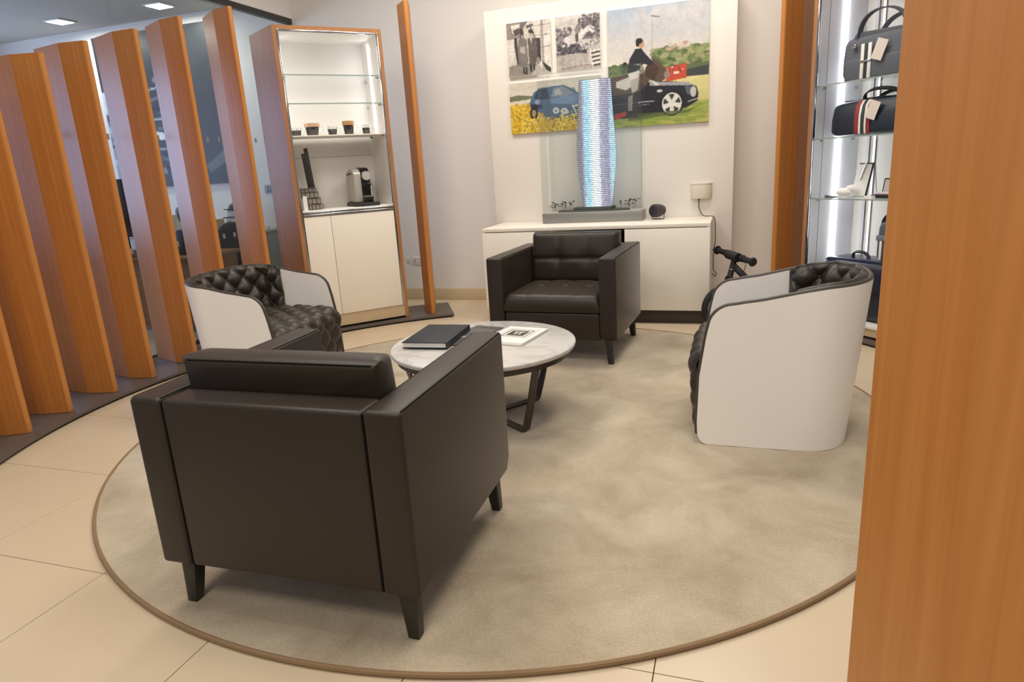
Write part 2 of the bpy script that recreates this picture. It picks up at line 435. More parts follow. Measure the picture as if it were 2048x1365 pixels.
# chrome frame round the opening
for x in (T + .0, CW - T - .014): MB().box(x, x + .014, -.004, .014, .15, H - T).build('chrome_trim', CHROME, cab, bevel=.003)
MB().box(T + .014, CW - T - .014, -.004, .014, H - T - .014, H - T).build('chrome_trim', CHROME, cab, bevel=.003)
for z in (.984, 1.003):
    MB().box(T + .014, CW - T - .014, -.008, .012, z - .0085, z + .0085).build('chrome_rail', CHROME, cab, bevel=.005, seg=3)
MB().box(T + .012, CW - T - .012, .012, .43, .985, 1.018).build('counter', CLIN, cab, bevel=.002)
SHZ = (2.045, 1.835, 1.595)
for k, z in enumerate(SHZ):
    MB().box(T + .016, CW - T - .016, .03, .40, z - .004, z + .004).build('glass_shelf' if k < 2 else 'lower_shelf', GLASS if k < 2 else WHITELAC, cab)
    if k < 2: MB().box(T + .016, CW - T - .016, .026, .0298, z - .0045, z + .0045).build('shelf_edge', plain('glass_edge', '#93a19b', .3), cab)
    for x in (T + .02, CW - T - .02):
        for y in (.06, .37): MB().lathe([(.008, -.012), (.008, .012)], 10, (x, y, z - .01), 'x').build('shelf_pin', STEEL, cab)
MB().box(CW - T - .020, CW - T - .012, .235, .25, 1.62, 2.31).build('led_strip', LED, cab)
MB().box(T + .012, T + .018, .235, .25, 1.62, 2.31).build('led_strip', LED, cab)
for x0, x1 in ((.046, .2565), (.2600, .796)):
    MB().box(x0, x1, -.002, .018, .15, .97).build('door', DOORC, cab, bevel=.0015)
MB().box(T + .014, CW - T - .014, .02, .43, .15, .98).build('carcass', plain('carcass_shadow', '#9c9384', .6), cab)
MB().box(T, CW - T, .006, .03, .05, .148).build('toe_panel', plain('toe_panel', '#c2ab8a', .18), cab)
MB().box(T, CW - T, .03, .44, .034, .15).build('plinth', BLACK, cab)
def in_cab(x, y, z): c_, s_ = math.cos(caz), math.sin(caz); return (CB[0] + x * c_ - y * s_, CB[1] + x * s_ + y * c_, z)
CUPG = glass('cup_glass', '#fafafa', .06)
COF = plain('coffee', '#2a201b', .3)
def cup(label, x, r, h, mat_low, mat_top=None, handle=1, saucer=False, z=1.599, y=.2):
    t = thing('coffee_cup', label, 'cup', in_cab(x, y, z), caz, 'coffee cups on the cabinet shelf')
    zb = 0; r *= 1.18; h *= 1.25
    if saucer:
        MB().lathe([(r * .9, 0), (r * 1.5, .005), (r * 1.5, .008), (r * .8, .005)], 24).build('saucer', CUPG, t, smooth=True); zb = .006
    MB().lathe([(r * .72, zb), (r * .80, zb + h * .1), (r * 1.0, zb + h), (r * .96, zb + h), (r * .74, zb + h * .12), (.001, zb + h * .1)], 24).build('bowl', CUPG, t, smooth=True)
    MB().lathe([(r * .745, zb + h * .08), (r * .93, zb + h * .68), (.001, zb + h * .68)], 24).build('coffee', mat_low, t, smooth=True)
    if mat_top: MB().lathe([(r * .97, zb + h * .70), (r * 1.02, zb + h * .70), (r * 1.02, zb + h * .98), (r * .97, zb + h * .98)], 24).build('rim_band', mat_top, t, smooth=True)
    MB().tube([(handle * r * (.85 + .75 * math.sin(PI * k / 10)), 0, zb + h * (.88 - .7 * k / 10)) for k in range(11)], .0035, 6).build('handle', CUPG, t, smooth=True)
TAN = plain('crema', '#b98a5c', .4); CHAR = plain('dark_band', '#231d22', .35)
cup('small glass espresso cup, leftmost on the shelf', .12, .038, .056, COF)
cup('wide glass mug with patterned dark band, second from left', .25, .05, .082, CHAR, plain('rose_band', '#caa58c', .4))
cup('small glass cup on a saucer, middle of the shelf', .413, .036, .054, COF, None, 1, True)
cup('tall glass mug with tan top and dark lower half', .55, .040, .092, CHAR, TAN)
cup('small tapered glass cup, rightmost with handle to the left', .70, .032, .066, COF, None, -1)
# coffee machine
cm = thing('coffee_machine', 'silver capsule coffee machine with black front on the cabinet counter', 'coffee machine', in_cab(.6, .2, 1.02), caz)
SILV = plain('silver_plastic', '#b7b4ac', .35, metal=.25)
MB().prism_x([(-.09, .03), (.14, .03), (.14, .245), (.10, .29), (.02, .31), (-.05, .30), (-.09, .27)], -.085, .03).build('body', SILV, cm, bevel=.012, seg=3)
MB().prism_x([(-.10, .03), (.10, .03), (.10, .30), (.03, .318), (-.06, .312), (-.105, .27)], -.022, .055).build('front_column', BLACKG, cm, bevel=.012, seg=3)
MB().prism_x([(-.10, .035), (.12, .035), (.12, .26), (.04, .30), (-.02, .30)], .055, .072).build('side_trim', SILV, cm, bevel=.006)
MB().lathe([(.001, -.124), (.034, -.124), (.038, -.118), (.038, -.1)], 28, (.02, 0, .245), 'y').build('round_knob', plain('light_chrome', '#d8d6d0', .25, metal=.6), cm, smooth=True)
MB().box(-.015, .05, -.135, -.1, .165, .185).build('spout', BLACKG, cm, bevel=.005)
MB().box(-.02, .05, -.15, -.1, .075, .083).build('drip_grid', STEEL, cm)
MB().box(-.02, .052, -.15, -.1, .03, .075).build('drip_tray', BLACKG, cm, bevel=.004)
MB().prism([(-.1, -.12), (-.04, -.16), (.1, -.16), (.1, .14), (-.1, .14)], 0, .03).build('base', plain('base_black', '#2e2b2a', .5), cm, bevel=.004)
MB().tube([(-.085, -.02, .27), (-.12, -.03, .262)], .007, 8).build('lever', BLACKG, cm, smooth=True)
# stepped wire rack with tall slats
rk = thing('capsule_rack', 'stepped grey mesh rack with tall dark slats leaning in it on cabinet counter', 'rack', in_cab(.15, .2, 1.02), caz)
MESHM = plain('wire_mesh', '#4f4a45', .5, metal=.3)
for (x0, x1, z0, z1) in ((-.02, .1, 0, .045), (-.02, .085, .045, .095), (-.10, .07, .095, .145), (-.10, .06, .145, .175)):
    m = MB()
    for z in (z0 + .003, z1 - .003):
        m.tube([(x0, -.05, z), (x1, -.05, z), (x1, .07, z), (x0, .07, z)], .003, 6, True)
    n = max(3, int((x1 - x0) / .03))
    for i in range(n + 1):
        x = x0 + (x1 - x0) * i / n
        for y in (-.05, .07): m.tube([(x, y, z0), (x, y, z1)], .0025, 5)
    m.build('wire_tier', MESHM, rk)
    MB().box(x0 + .004, x1 - .004, -.045, .066, z0 + .004, z1 - .006).build('tier_filling', plain('rack_fill', '#8f877b', .7), rk)
for (dx, h, dk) in ((0, .42, '#1c1817'), (.026, .46, '#2b2320')):
    s = MB().box(-.014, .014, -.012, .012, 0, h).build('slat', plain('slat_' + dk[1:], dk, .55), rk, bevel=.002)
    s.location = (.03 + dx, .0, .03); s.rotation_euler = (0, -.07, 0)
cd = thing('card_stand', 'small blank white card standing at the left of the cabinet counter', 'card', in_cab(.085, .05, 1.02), caz)
MB().box(-.016, .016, -.003, .003, 0, .115).build('card', PAPER, cd); MB().box(-.018, .018, -.012, .012, 0, .006).build('foot', PAPER, cd)

# ================================================================== RUG
rug = thing('round_rug', 'large round beige pile rug under the chairs and table', 'rug', (RC[0], RC[1], 0))
def rug_mat():
    m, n, l, b = newmat('rug_pile'); tc = n.new('ShaderNodeTexCoord')
    a = n.new('ShaderNodeTexNoise'); a.inputs['Scale'].default_value = 2.6; a.inputs['Detail'].default_value = 7; a.inputs['Roughness'].default_value = .62; a.inputs['Distortion'].default_value = .5
    f = n.new('ShaderNodeTexNoise'); f.inputs['Scale'].default_value = 130; f.inputs['Detail'].default_value = 3
    for q in (a, f): l.new(tc.outputs['Object'], q.inputs['Vector'])
    cr = n.new('ShaderNodeValToRGB'); e = cr.color_ramp.elements
    e[0].position = .32; e[0].color = (*srgb('#9b8a70'), 1); e[1].position = .70; e[1].color = (*srgb('#c4b69e'), 1)
    l.new(a.outputs['Fac'], cr.inputs['Fac'])
    mx = n.new('ShaderNodeMix'); mx.data_type = 'RGBA'; mx.blend_type = 'OVERLAY'; mx.inputs['Factor'].default_value = .35
    l.new(cr.outputs['Color'], mx.inputs['A']); l.new(f.outputs['Color'], mx.inputs['B'])
    g = n.new('ShaderNodeRGBToBW'); l.new(f.outputs['Color'], g.inputs['Color']); l.new(g.outputs['Val'], mx.inputs['B'])
    l.new(mx.outputs['Result'], b.inputs['Base Color'])
    b.inputs['Roughness'].default_value = .9; b.inputs['Sheen Weight'].default_value = .35; b.inputs['Sheen Roughness'].default_value = .5
    bp = n.new('ShaderNodeBump'); bp.inputs['Strength'].default_value = .5; bp.inputs['Distance'].default_value = .006
    l.new(f.outputs['Fac'], bp.inputs['Height']); l.new(bp.outputs['Normal'], b.inputs['Normal'])
    return m
nr, na = 40, 160; rp = MB(); RR = 1.888
P = [[(0, 0, .013)] * na]
for i in range(1, nr + 1):
    r = RR * i / nr; row = []
    for k in range(na):
        a = 2 * PI * k / na; row.append((r * math.cos(a), r * math.sin(a), .013 + RNG.uniform(-.0012, .0012)))
    P.append(row)
P.append([(RR * math.cos(2 * PI * k / na), RR * math.sin(2 * PI * k / na), .001) for k in range(na)])
P = [r + [r[0]] for r in P]
rp.grid(P).build('pile', rug_mat(), rug, smooth=True)
MB().tube([((RR + .004) * math.cos(2 * PI * k / 160), (RR + .004) * math.sin(2 * PI * k / 160), .0085) for k in range(160)], .0085, 8, True).build('binding', plain('rug_binding', '#8a6f50', .8), rug, smooth=True)
RZ = .0145

# ================================================================== ARMCHAIRS
def rbox(x0, x1, y0, y1, z0, z1): return MB().box(x0, x1, y0, y1, z0, z1)
def cushion(sx, sy, h, tuft, edge=.035, nx=44, ny=36, crown=.012):
    """soft box, centre bottom at origin; tuft(x,y)->dimple depth"""
    m = MB(); P = []
    xs = np.linspace(-sx / 2, sx / 2, nx); ys = np.linspace(-sy / 2, sy / 2, ny)
    def zt(x, y):
        dx = sx / 2 - abs(x); dy = sy / 2 - abs(y); z = h + crown * (1 - (2 * x / sx) ** 2) * (1 - (2 * y / sy) ** 2)
        for d in (dx, dy):
            if d < edge: z -= edge * (1 - math.sqrt(max(0, 1 - (1 - d / edge) ** 2)))
        return z - tuft(x, y)
    def inset(x, y, z): return (x, y, z)
    top = [[(x, y, zt(x, y)) for y in ys] for x in xs]
    m.grid(top)
    per = [(0, j) for j in range(ny)] + [(i, ny - 1) for i in range(1, nx)] + [(nx - 1, j) for j in range(ny - 2, -1, -1)] + [(i, 0) for i in range(nx - 2, 0, -1)]
    ring_t = [top[i][j] for i, j in per]; sk = [ring_t]
    for fz, off in ((.6, .006), (.35, .008), (.1, .003), (0, -.006)):
        row = []
        for (x, y, z) in ring_t:
            nxv = (1 if x >= sx / 2 - 1e-6 else -1 if x <= -sx / 2 + 1e-6 else 0); nyv = (1 if y >= sy / 2 - 1e-6 else -1 if y <= -sy / 2 + 1e-6 else 0)
            row.append((x + nxv * off, y + nyv * off, z * fz))
        sk.append(row)
    sk = [r + [r[0]] for r in sk]
    m.grid(sk)
    m.add(sk[-1][:-1], [tuple(range(len(per)))])
    return m
def dimples(pts, dep, rad, lines=()):
    def f(x, y):
        d = 0
        for (a, b) in pts:
            q = (x - a) ** 2 + (y - b) ** 2; d += dep * math.exp(-q / rad ** 2)
        for (ax, v, ld, lw) in lines:
            q = (x - v) if ax == 'x' else (y - v); d += ld * math.exp(-(q / lw) ** 2)
        return d
    return f
AW, AD, AT, AB = .857, .82, .70, .168
def armchair(label, loc, rz):
    t = thing('leather_armchair', label, 'armchair', (*loc, RZ), rz, 'dark leather armchairs')
    zt, zb = AT - RZ, AB - RZ; TA = .108
    for s in (-1, 1):
        prof = [(-AD / 2, zb), (AD / 2 - .035, zb), (AD / 2, zb + .05), (AD / 2, zt), (-AD / 2, zt)]
        x0, x1 = (AW / 2 - TA, AW / 2) if s > 0 else (-AW / 2, -AW / 2 + TA)
        a = MB().prism_x(prof, x0, x1).build('arm', LEATHER, t, bevel=.014, seg=4)
        xo = s * (AW / 2 - .006)
        MB().tube([(xo, AD / 2 - .008, zt - .05), (xo, AD / 2 - .010, zt - .016), (xo, AD / 2 - .02, zt - .0035), (xo, -AD / 2 + .016, zt - .0035)], .0028, 6).build('piping', LEATHERP, a, smooth=True)
        xi = s * (AW / 2 - TA + .006)
        MB().tube([(xi, AD / 2 - .02, zt - .0035), (xi, -AD / 2 + .016, zt - .0035)], .0024, 6).build('piping', LEATHERP, a, smooth=True)
    xi = AW / 2 - TA - .002
    bk = rbox(-xi, xi, -AD / 2 + .003, -AD / 2 + .115, zb, zt - .004).build('back', LEATHER, t, bevel=.014, seg=4)
    for s in (-1, 1):
        MB().box(s * xi - .0022, s * xi + .0022, -AD / 2 + .006, -AD / 2 + .05, zb + .005, zt - .012).build('seam', LEATHERP, bk)
    rbox(-xi, xi, -AD / 2 + .1, AD / 2 - .012, zb + .004, .345 - RZ).build('seat_base', LEATHER, t, bevel=.012, seg=3)
    g = [(-.17, -.14), (0, -.14), (.17, -.14), (-.17, .0), (0, .0), (.17, .0), (-.17, .13), (0, .13), (.17, .13)]
    sy = AD - .125
    se = cushion(2 * xi - .006, sy, .112, dimples(g[:6], .024, .038, [('y', -.14, .005, .011), ('y', 0, .006, .011), ('x', -.17, .004, .011), ('x', 0, .004, .011), ('x', .17, .004, .011)]), .03).build('seat_cushion', LEATHER, t, smooth=True, angle=60)
    se.location = (0, AD / 2 - .006 - sy / 2, .347 - RZ)
    bh_ = .35
    b = cushion(2 * xi - .012, bh_, .125, dimples([(-.11, -.01), (.11, -.01)], .012, .05, [('y', -.01, .012, .013), ('x', -.105, .004, .016), ('x', .105, .004, .016)]), .032, 44, 30, .02).build('back_cushion', LEATHER, t, smooth=True, angle=60)
    b.rotation_euler = (PI / 2 - .13, 0, PI); b.location = (0, -AD / 2 + .125, .435 + bh_ / 2 - RZ + .0)
    W2 = (2 * xi - .012) / 2
    MB().tube([(-W2 + .012, bh_ / 2 - .001, .006), (W2 - .012, bh_ / 2 - .001, .006)], .003, 6).build('piping', LEATHERP, b, smooth=True)
    for sx in (-1, 1):
        for sy_ in (-1, 1):
            cx, cy = sx * (AW / 2 - .060), sy_ * (AD / 2 - .060)
            m = MB(); top, bot = .026, .017
            ox, oy = sx * .012, sy_ * .012
            m.add([(cx - top, cy - top, zb + .004), (cx + top, cy - top, zb + .004), (cx + top, cy + top, zb + .004), (cx - top, cy + top, zb + .004),
                   (cx + ox - bot, cy + oy - bot, 0), (cx + ox + bot, cy + oy - bot, 0), (cx + ox + bot, cy + oy + bot, 0), (cx + ox - bot, cy + oy + bot, 0)],
                  [(0, 1, 2, 3), (7, 6, 5, 4), (0, 4, 5, 1), (1, 5, 6, 2), (2, 6, 7, 3), (3, 7, 4, 0)])
            m.build('leg', LEGM, t, bevel=.003)
    return t
armchair('dark brown-grey leather armchair nearest the camera, seen from behind', (-1.205, 1.755), math.radians(1.05))
armchair('dark leather armchair facing the camera in front of the white sideboard', (-1.086, 4.409), math.radians(177.07))

# ================================================================== TUB CHAIRS
def interp(x, xs, ys): return float(np.interp(x, xs, ys))
def front_y(z):
    y = interp(z, [0, .108, .32, .502, .57, .65], [.335, .339, .331, .304, .289, .27])
    if z > .565: y -= .075 * (1 - math.sqrt(max(0, 1 - ((z - .565) / .0745) ** 2)))
    if z < .06: y -= .045 * (1 - math.sqrt(max(0, 1 - ((.06 - z) / .06) ** 2)))
    return y
ZT_Y = [-.36, -.30, -.168, -.059, .092, .18, .225]; ZT_Z = [.728, .727, .713, .690, .660, .648, .639]
def tub_chair(label, loc, rz, W, ex=2.6, yb=-.30):
    t = thing('tub_chair', label, 'tub chair', (*loc, RZ), rz, 'white tub chairs')
    ys = -.06; TH = .02; NB, NS, NZ = 40, 14, 34
    def plan(q):          # q in [0,1] round the back from left side to right side -> (x,y,nx,ny)
        a = PI + q * PI; e = 2 / ex
        cx, cy = math.cos(a), math.sin(a)
        x = math.copysign(abs(cx) ** e, cx) * W / 2; y = ys + math.copysign(abs(cy) ** e, cy) * (ys - yb)
        return x, y
    cols = []             # list of (fn(z)->(x,y), ztop, kind)
    def side(s, k):
        a = k / NS
        def fn(z, off): y = ys + (front_y(z) - ys) * (1 - a); return (s * (W / 2 - off + .012 * z), y)
        zt = interp(ys + (.225 - ys) * (1 - a), ZT_Y, ZT_Z); return fn, zt
    pts = [plan(i / NB) for i in range(NB + 1)]
    def back(i):
        x, y = pts[i]; x0, y0 = pts[max(0, i - 1)]; x1, y1 = pts[min(NB, i + 1)]
        d = math.hypot(x1 - x0, y1 - y0); nx_, ny_ = (y1 - y0) / d, -(x1 - x0) / d
        def fn(z, off):
            fl_ = .012 * z + .075 * z * max(0, -ny_)
            return (x + nx_ * (fl_ - off), y + ny_ * (fl_ - off))
        return fn, interp(y, ZT_Y, ZT_Z)
    cols = [side(-1, k) for k in range(NS)] + [back(i) for i in range(NB + 1)] + [side(1, k) for k in range(NS - 1, -1, -1)]
    def pt(ci, j, off): fn, zt = cols[ci]; z = zt * (1 - math.cos(PI * j / NZ)) / 2; x, y = fn(z, off); return (x, y, z)
    n = len(cols)
    outer = [[pt(i, j, 0) for j in range(NZ + 1)] for i in range(n)]
    inner = [[pt(i, j, TH) for j in range(NZ + 1)] for i in range(n)]
    m = MB(); m.grid(outer); m.grid(inner)
    m.grid([[outer[i][NZ] for i in range(n)], [inner[i][NZ] for i in range(n)]])
    m.grid([[outer[i][0] for i in range(n)], [inner[i][0] for i in range(n)]])
    for e in (0, n - 1): m.grid([outer[e], inner[e]])
    sh = m.build('shell', SHELL, t, smooth=True, angle=50)
    path = [tuple((Vector(outer[0][j]) + Vector(inner[0][j])) / 2) for j in range(6, NZ)] + [tuple((Vector(outer[i][NZ]) + Vector(inner[i][NZ])) / 2) for i in range(n)] + [tuple((Vector(outer[n - 1][j]) + Vector(inner[n - 1][j])) / 2) for j in range(NZ - 1, 5, -1)]
    path = [(p[0], p[1] , p[2]) for p in path]
    MB().tube(path, .0105, 8).build('piping', PIPE, sh, smooth=True)
    # tufted inner back
    L0, L1 = NS - 1, NS + NB + 1
    seg = [cols[i] for i in range(L0, L1)]
    base = [Vector((*c[0](.5, TH), 0)) for c in seg]
    arc = [0]
    for a, b in zip(base[:-1], base[1:]): arc.append(arc[-1] + (b - a).length)
    Ltot = arc[-1]; NA, NV = 110, 46
    ncol = max(4, round(Ltot / .145)); ds = Ltot / ncol; dz = .14
    def tuft(s_, z_):
        p = s_ / ds + z_ / dz; q = s_ / ds - z_ / dz
        return (abs(math.sin(PI * p)) * abs(math.sin(PI * q))) ** .45
    P = []
    z0 = .38
    for i in range(NA + 1):
        s_ = Ltot * i / NA
        k = max(0, min(len(arc) - 2, int(np.searchsorted(arc, s_) - 1))); f_ = (s_ - arc[k]) / (arc[k + 1] - arc[k] + 1e-9)
        row = []
        endf = min(1, min(s_, Ltot - s_) / .04); endf = math.sqrt(max(0, 1 - (1 - endf) ** 2))
        ztop = (seg[k][1] * (1 - f_) + seg[k + 1][1] * f_) + .004 * endf
        for j in range(NV + 9):
            if j <= NV: z = z0 + (ztop - z0) * j / NV; over = 0
            else: over = (j - NV) / 8; z = ztop
            pa = Vector((*seg[k][0](min(z, .72), TH), z)); pb = Vector((*seg[k + 1][0](min(z, .72), TH), z)); c_ = pa * (1 - f_) + pb * f_
            d = (pb - pa); d.z = 0; nrm = Vector((-d.y, d.x, 0)).normalized()
            if nrm.dot(Vector((0, 0.05, 0)) - Vector((c_.x, c_.y, 0))) < 0: nrm = -nrm
            hgt = (.018 + .042 * tuft(s_, z - z0)) * (.25 + .75 * endf)
            if over == 0:
                rt = min(1, (ztop - z) / .05); hgt *= (.55 + .45 * math.sqrt(max(0, 1 - (1 - rt) ** 2)))
                q = c_ + nrm * hgt
            else:
                h0 = hgt * .55; q = c_ + nrm * (h0 * math.cos(over * PI / 2)); q.z = ztop + .012 * math.sin(over * PI) * endf
            row.append(tuple(q))
        P.append(row)
    tb = MB().grid(P).build('tufted_back', TUFT, t, smooth=True, angle=75)
    btn = None
    for a in range(-2, 3 * ncol):
        for b in range(-2, 3 * ncol):
            s_ = ds * (a + b) / 2; z_ = dz * (a - b) / 2
            if .05 < s_ < Ltot - .05 and .03 < z_ < .315:
                i = int(round(s_ / Ltot * NA)); zz = z0 + z_
                row = P[i]; q = min(row[:NV], key=lambda r: abs(r[2] - zz))
                if btn is None: btn = MB().sphere((0, 0, 0), .0085, 8, 6).build('button', TUFT, tb, smooth=True); btn.location = q
                else: dup(btn, tb, q)
    # tufted seat with rolled front
    sw = W - 2 * TH - .012; prof = []
    yb_ = -.24; zs = .415
    L_ = [0]; path2 = []
    for k in range(30): path2.append((yb_ + (.30 - yb_) * k / 29, zs + .012 * math.sin(PI * k / 29)))
    for k in range(1, 11): a = PI / 2 * k / 10; path2.append((.30 + .055 * math.sin(a), zs - .055 + .055 * math.cos(a)))
    for k in range(1, 16): path2.append((.355 - .02 * k / 15, zs - .055 - .29 * k / 15))
    for a, b in zip(path2[:-1], path2[1:]): L_.append(L_[-1] + math.hypot(b[0] - a[0], b[1] - a[1]))
    NX = 60; P = []; dsx = sw / max(4, round(sw / .15)); dsl = .16
    NL = 90
    for j in range(NL + 1):
        l_ = L_[-1] * j / NL; y = interp(l_, L_, [p[0] for p in path2]); z = interp(l_, L_, [p[1] for p in path2])
        y2 = interp(l_ + .01, L_, [p[0] for p in path2]); z2 = interp(l_ + .01, L_, [p[1] for p in path2])
        if l_ + .01 > L_[-1]: y2, z2 = y - .0007, z - .01
        dn = math.hypot(y2 - y, z2 - z); ny_, nz_ = -(z2 - z) / dn, (y2 - y) / dn
        row = []
        for i in range(NX + 1):
            x = -sw / 2 + sw * i / NX
            p = x / dsx + l_ / dsl; q = x / dsx - l_ / dsl
            h_ = .03 * (abs(math.sin(PI * p)) * abs(math.sin(PI * q))) ** .45
            ed = min(1, (sw / 2 - abs(x)) / .035); h_ = h_ * math.sqrt(max(0, 1 - (1 - ed) ** 2)) + .012 * (math.sqrt(max(0, 1 - (1 - ed) ** 2)) - 1)
            fx = max(0, 1 - max(0, abs(x) - (W / 2 - .2)) / .2) if y < -.05 else 1
            yy = y if y > -.05 else -.05 + (y + .05) * (1 - .5 * max(0, abs(x) / (sw / 2)) ** 3)
            row.append((x, yy + ny_ * h_, z + nz_ * h_))
        P.append(row)
    MB().grid(P).build('tufted_seat', TUFT, t, smooth=True, angle=75)
    MB().box(-sw / 2 + .02, sw / 2 - .02, -.1, .29, .02, .36).build('seat_base', LEATHERP, t)
    return t
tub_chair('white tub chair at right, smooth outer side turned to the camera', (.2, 3.165), PI / 2, .60)
tub_chair('white tub chair at left by the fins, buttoned dark seat facing the table', (-2.80, 3.33), -PI / 2 + math.radians(5), .745, 2.2, -.255)

# ================================================================== COFFEE TABLE
TC = (-1.207, 3.053); TZ = .409
tb = thing('coffee_table', 'round white marble coffee table with dark metal strap legs', 'table', (*TC, RZ))
def marble():
    m, n, l, b = newmat('marble'); tc = n.new('ShaderNodeTexCoord')
    a = n.new('ShaderNodeTexNoise'); a.inputs['Scale'].default_value = 3.5; a.inputs['Detail'].default_value = 8; a.inputs['Distortion'].default_value = 1.6
    l.new(tc.outputs['Object'], a.inputs['Vector']); cr = n.new('ShaderNodeValToRGB'); e = cr.color_ramp.elements
    e[0].position = .42; e[0].color = (*srgb('#cdcac5'), 1); e[1].position = .56; e[1].color = (*srgb('#cdcac6'), 1)
    k = cr.color_ramp.elements.new(.5); k.color = (*srgb('#bdbab5'), 1)
    l.new(a.outputs['Fac'], cr.inputs['Fac']); l.new(cr.outputs['Color'], b.inputs['Base Color']); b.inputs['Roughness'].default_value = .22
    return m
zt = TZ - RZ
MB().lathe([(.001, zt - .024), (.462, zt - .024), (.469, zt - .021), (.472, zt - .016), (.472, zt - .005), (.469, zt - .001), (.465, zt), (.001, zt)], 96).build('marble_top', marble(), tb, smooth=True)
MB().lathe([(.436, zt - .056), (.444, zt - .056), (.444, zt - .024), (.436, zt - .024), (.436, zt - .056)], 96).build('ring_frame', TABLEM, tb, smooth=True)
for a0 in (-36, 54):
    fr = MB(); pth = []
    for s in (-1, 1):
        seq = [(.440, zt - .04), (.425, zt - .09), (.37, .12), (.335, .022), (.328, .01), (.315, .005)]
        if s < 0: pth += [(-r, z) for r, z in seq]
        else: pth += [(r, z) for r, z in reversed(seq)]
    # flat strap: width along tangent
    wv = []; hw, th = .021, .0045
    ca, sa = math.cos(math.radians(a0)), math.sin(math.radians(a0))
    rows = []
    for i, (r, z) in enumerate(pth):
        p0 = pth[max(0, i - 1)]; p1 = pth[min(len(pth) - 1, i + 1)]
        d = math.hypot(p1[0] - p0[0], p1[1] - p0[1]); nr_, nz_ = -(p1[1] - p0[1]) / d, (p1[0] - p0[0]) / d
        rr = []
        for (w_, e) in ((-hw, -th), (hw, -th), (hw, th), (-hw, th), (-hw, -th)):
            R_ = r + nr_ * e; Z_ = z + nz_ * e + (.0008 if a0 < 0 else .0092 if abs(r) < .3 else .0008)
            rr.append((R_ * ca - w_ * sa, R_ * sa + w_ * ca, max(Z_, .0002)))
        rows.append(rr)
    fr.grid(rows).build('strap_leg', TABLEM, tb, smooth=True, angle=40)
def slab(name, label, cat, cx, cy, z, sx, sy, h, rz, mat, group=None):
    t = thing(name, label, cat, (cx, cy, z), rz, group); return t
bk = slab('book', 'thick dark navy hardcover book on the marble table', 'book', -1.47, 3.07, TZ + .0068, .24, .385, .03, math.radians(4), NAVY)
MB().box(-.12, .12, -.19, .19, .027, .031).build('cover', NAVY, bk, bevel=.001); MB().box(-.12, .12, -.19, .19, 0, .004).build('cover', NAVY, bk, bevel=.001)
MB().box(.114, .12, -.19, .19, .004, .027).build('spine', NAVY, bk); MB().box(-.115, .114, -.184, .184, .004, .027).build('pages', PAPER, bk)
pa = Paint(.23, .33, 46, '#4e4d4b')
pa.poly([(0, 0), (1, 0), (1, .35), (0, .5)], '#5a5957'); pa.poly([(.1, .1), (.9, .06), (.92, .1), (.1, .15)], '#2f2e2e'); pa.ell(.4, .62, .12, .05, '#b9b7b2', .8); pa.ell(.55, .55, .08, .04, '#8d8b87', .7); pa.noise(.02)
mg = slab('magazine', 'dark grey glossy magazine between the book and the white magazine', 'magazine', -1.325, 3.17, TZ, .2, .36, .006, math.radians(-13), DARKMAG)
MB().box(-.085, .085, -.2, .2, 0, .006).build('pages', DARKMAG, mg, bevel=.001)
pa.mesh('cover_print', lambda x, y: (-.085 + .17 * x, .2 - .4 * y, .0064), mg)
pa = Paint(.22, .3, 66, '#edebe6')
for k, (r0, col) in enumerate(((.40, '#c9c5bf'), (.37, '#e6e3de'), (.31, '#4a4643'), (.28, '#d9d5cf'), (.22, '#3c3936'))):
    pa.poly([(.5 - r0, .42 - r0 * .72), (.5 + r0, .42 - r0 * .72), (.5 + r0, .42 + r0 * .72), (.5 - r0, .42 + r0 * .72)], col)
pa.poly([(.36, .33), (.64, .33), (.64, .36), (.36, .36)], '#dad6d0'); pa.poly([(.42, .36), (.47, .36), (.47, .5), (.42, .5)], '#dad6d0'); pa.poly([(.53, .36), (.58, .36), (.58, .5), (.53, .5)], '#dad6d0'); pa.line(.1, .8, .6, .8, .008, '#b5b1ab')
mw = slab('magazine', 'white magazine with a square emblem on its cover, right on the table', 'magazine', -1.07, 3.165, TZ, .22, .3, .01, math.radians(-9), PAPER)
MB().box(-.115, .115, -.16, .16, 0, .012).build('pages', PAPER, mw, bevel=.003); MB().box(-.11, .118, -.155, .158, .0122, .015).build('top_sheets', PAPER, mw, bevel=.001)
pa.mesh('cover_print', lambda x, y: (-.109 + .226 * x, .157 - .31 * y, .0154), mw)

# ================================================================== SIDEBOARD
SZ = .782; SV0, SV1 = 5.165, 5.738; SU0, SU1 = -1.985, -.17
sb = thing('sideboard', 'long low white sideboard against the cream panel', 'sideboard', ((SU0 + SU1) / 2, SV0, 0))
hw = (SU1 - SU0) / 2; dp = SV1 - SV0
N0, N1 = -1.384 - (SU0 + SU1) / 2, -.808 - (SU0 + SU1) / 2      # open niche
MB().box(-hw, hw, 0, dp, SZ - .028, SZ).build('top', WHITELAC, sb, bevel=.002)
MB().box(-hw, -hw + .02, .004, dp, .115, SZ - .028).build('side_panel', WHITELAC, sb)
MB().box(hw - .02, hw, .004, dp, .115, SZ - .028).build('side_panel', WHITELAC, sb)
MB().box(-hw + .02, hw - .02, .02, dp, .115, .135).build('bottom', WHITELAC, sb)
MB().box(-hw + .02, hw - .02, dp - .02, dp, .135, SZ - .028).build('back_panel', plain('niche_back', '#4a4743', .7), sb)
for x in (N0 - .02, N1): MB().box(x, x + .02, .022, dp - .02, .135, SZ - .028).build('divider', WHITELAC, sb)
for x0, x1 in ((-hw + .003, N0 - .001), (N1 + .001, hw - .003)):
    MB().box(x0, x1, -.002, .018, .112, SZ - .034).build('door', WHITELAC, sb, bevel=.0015)
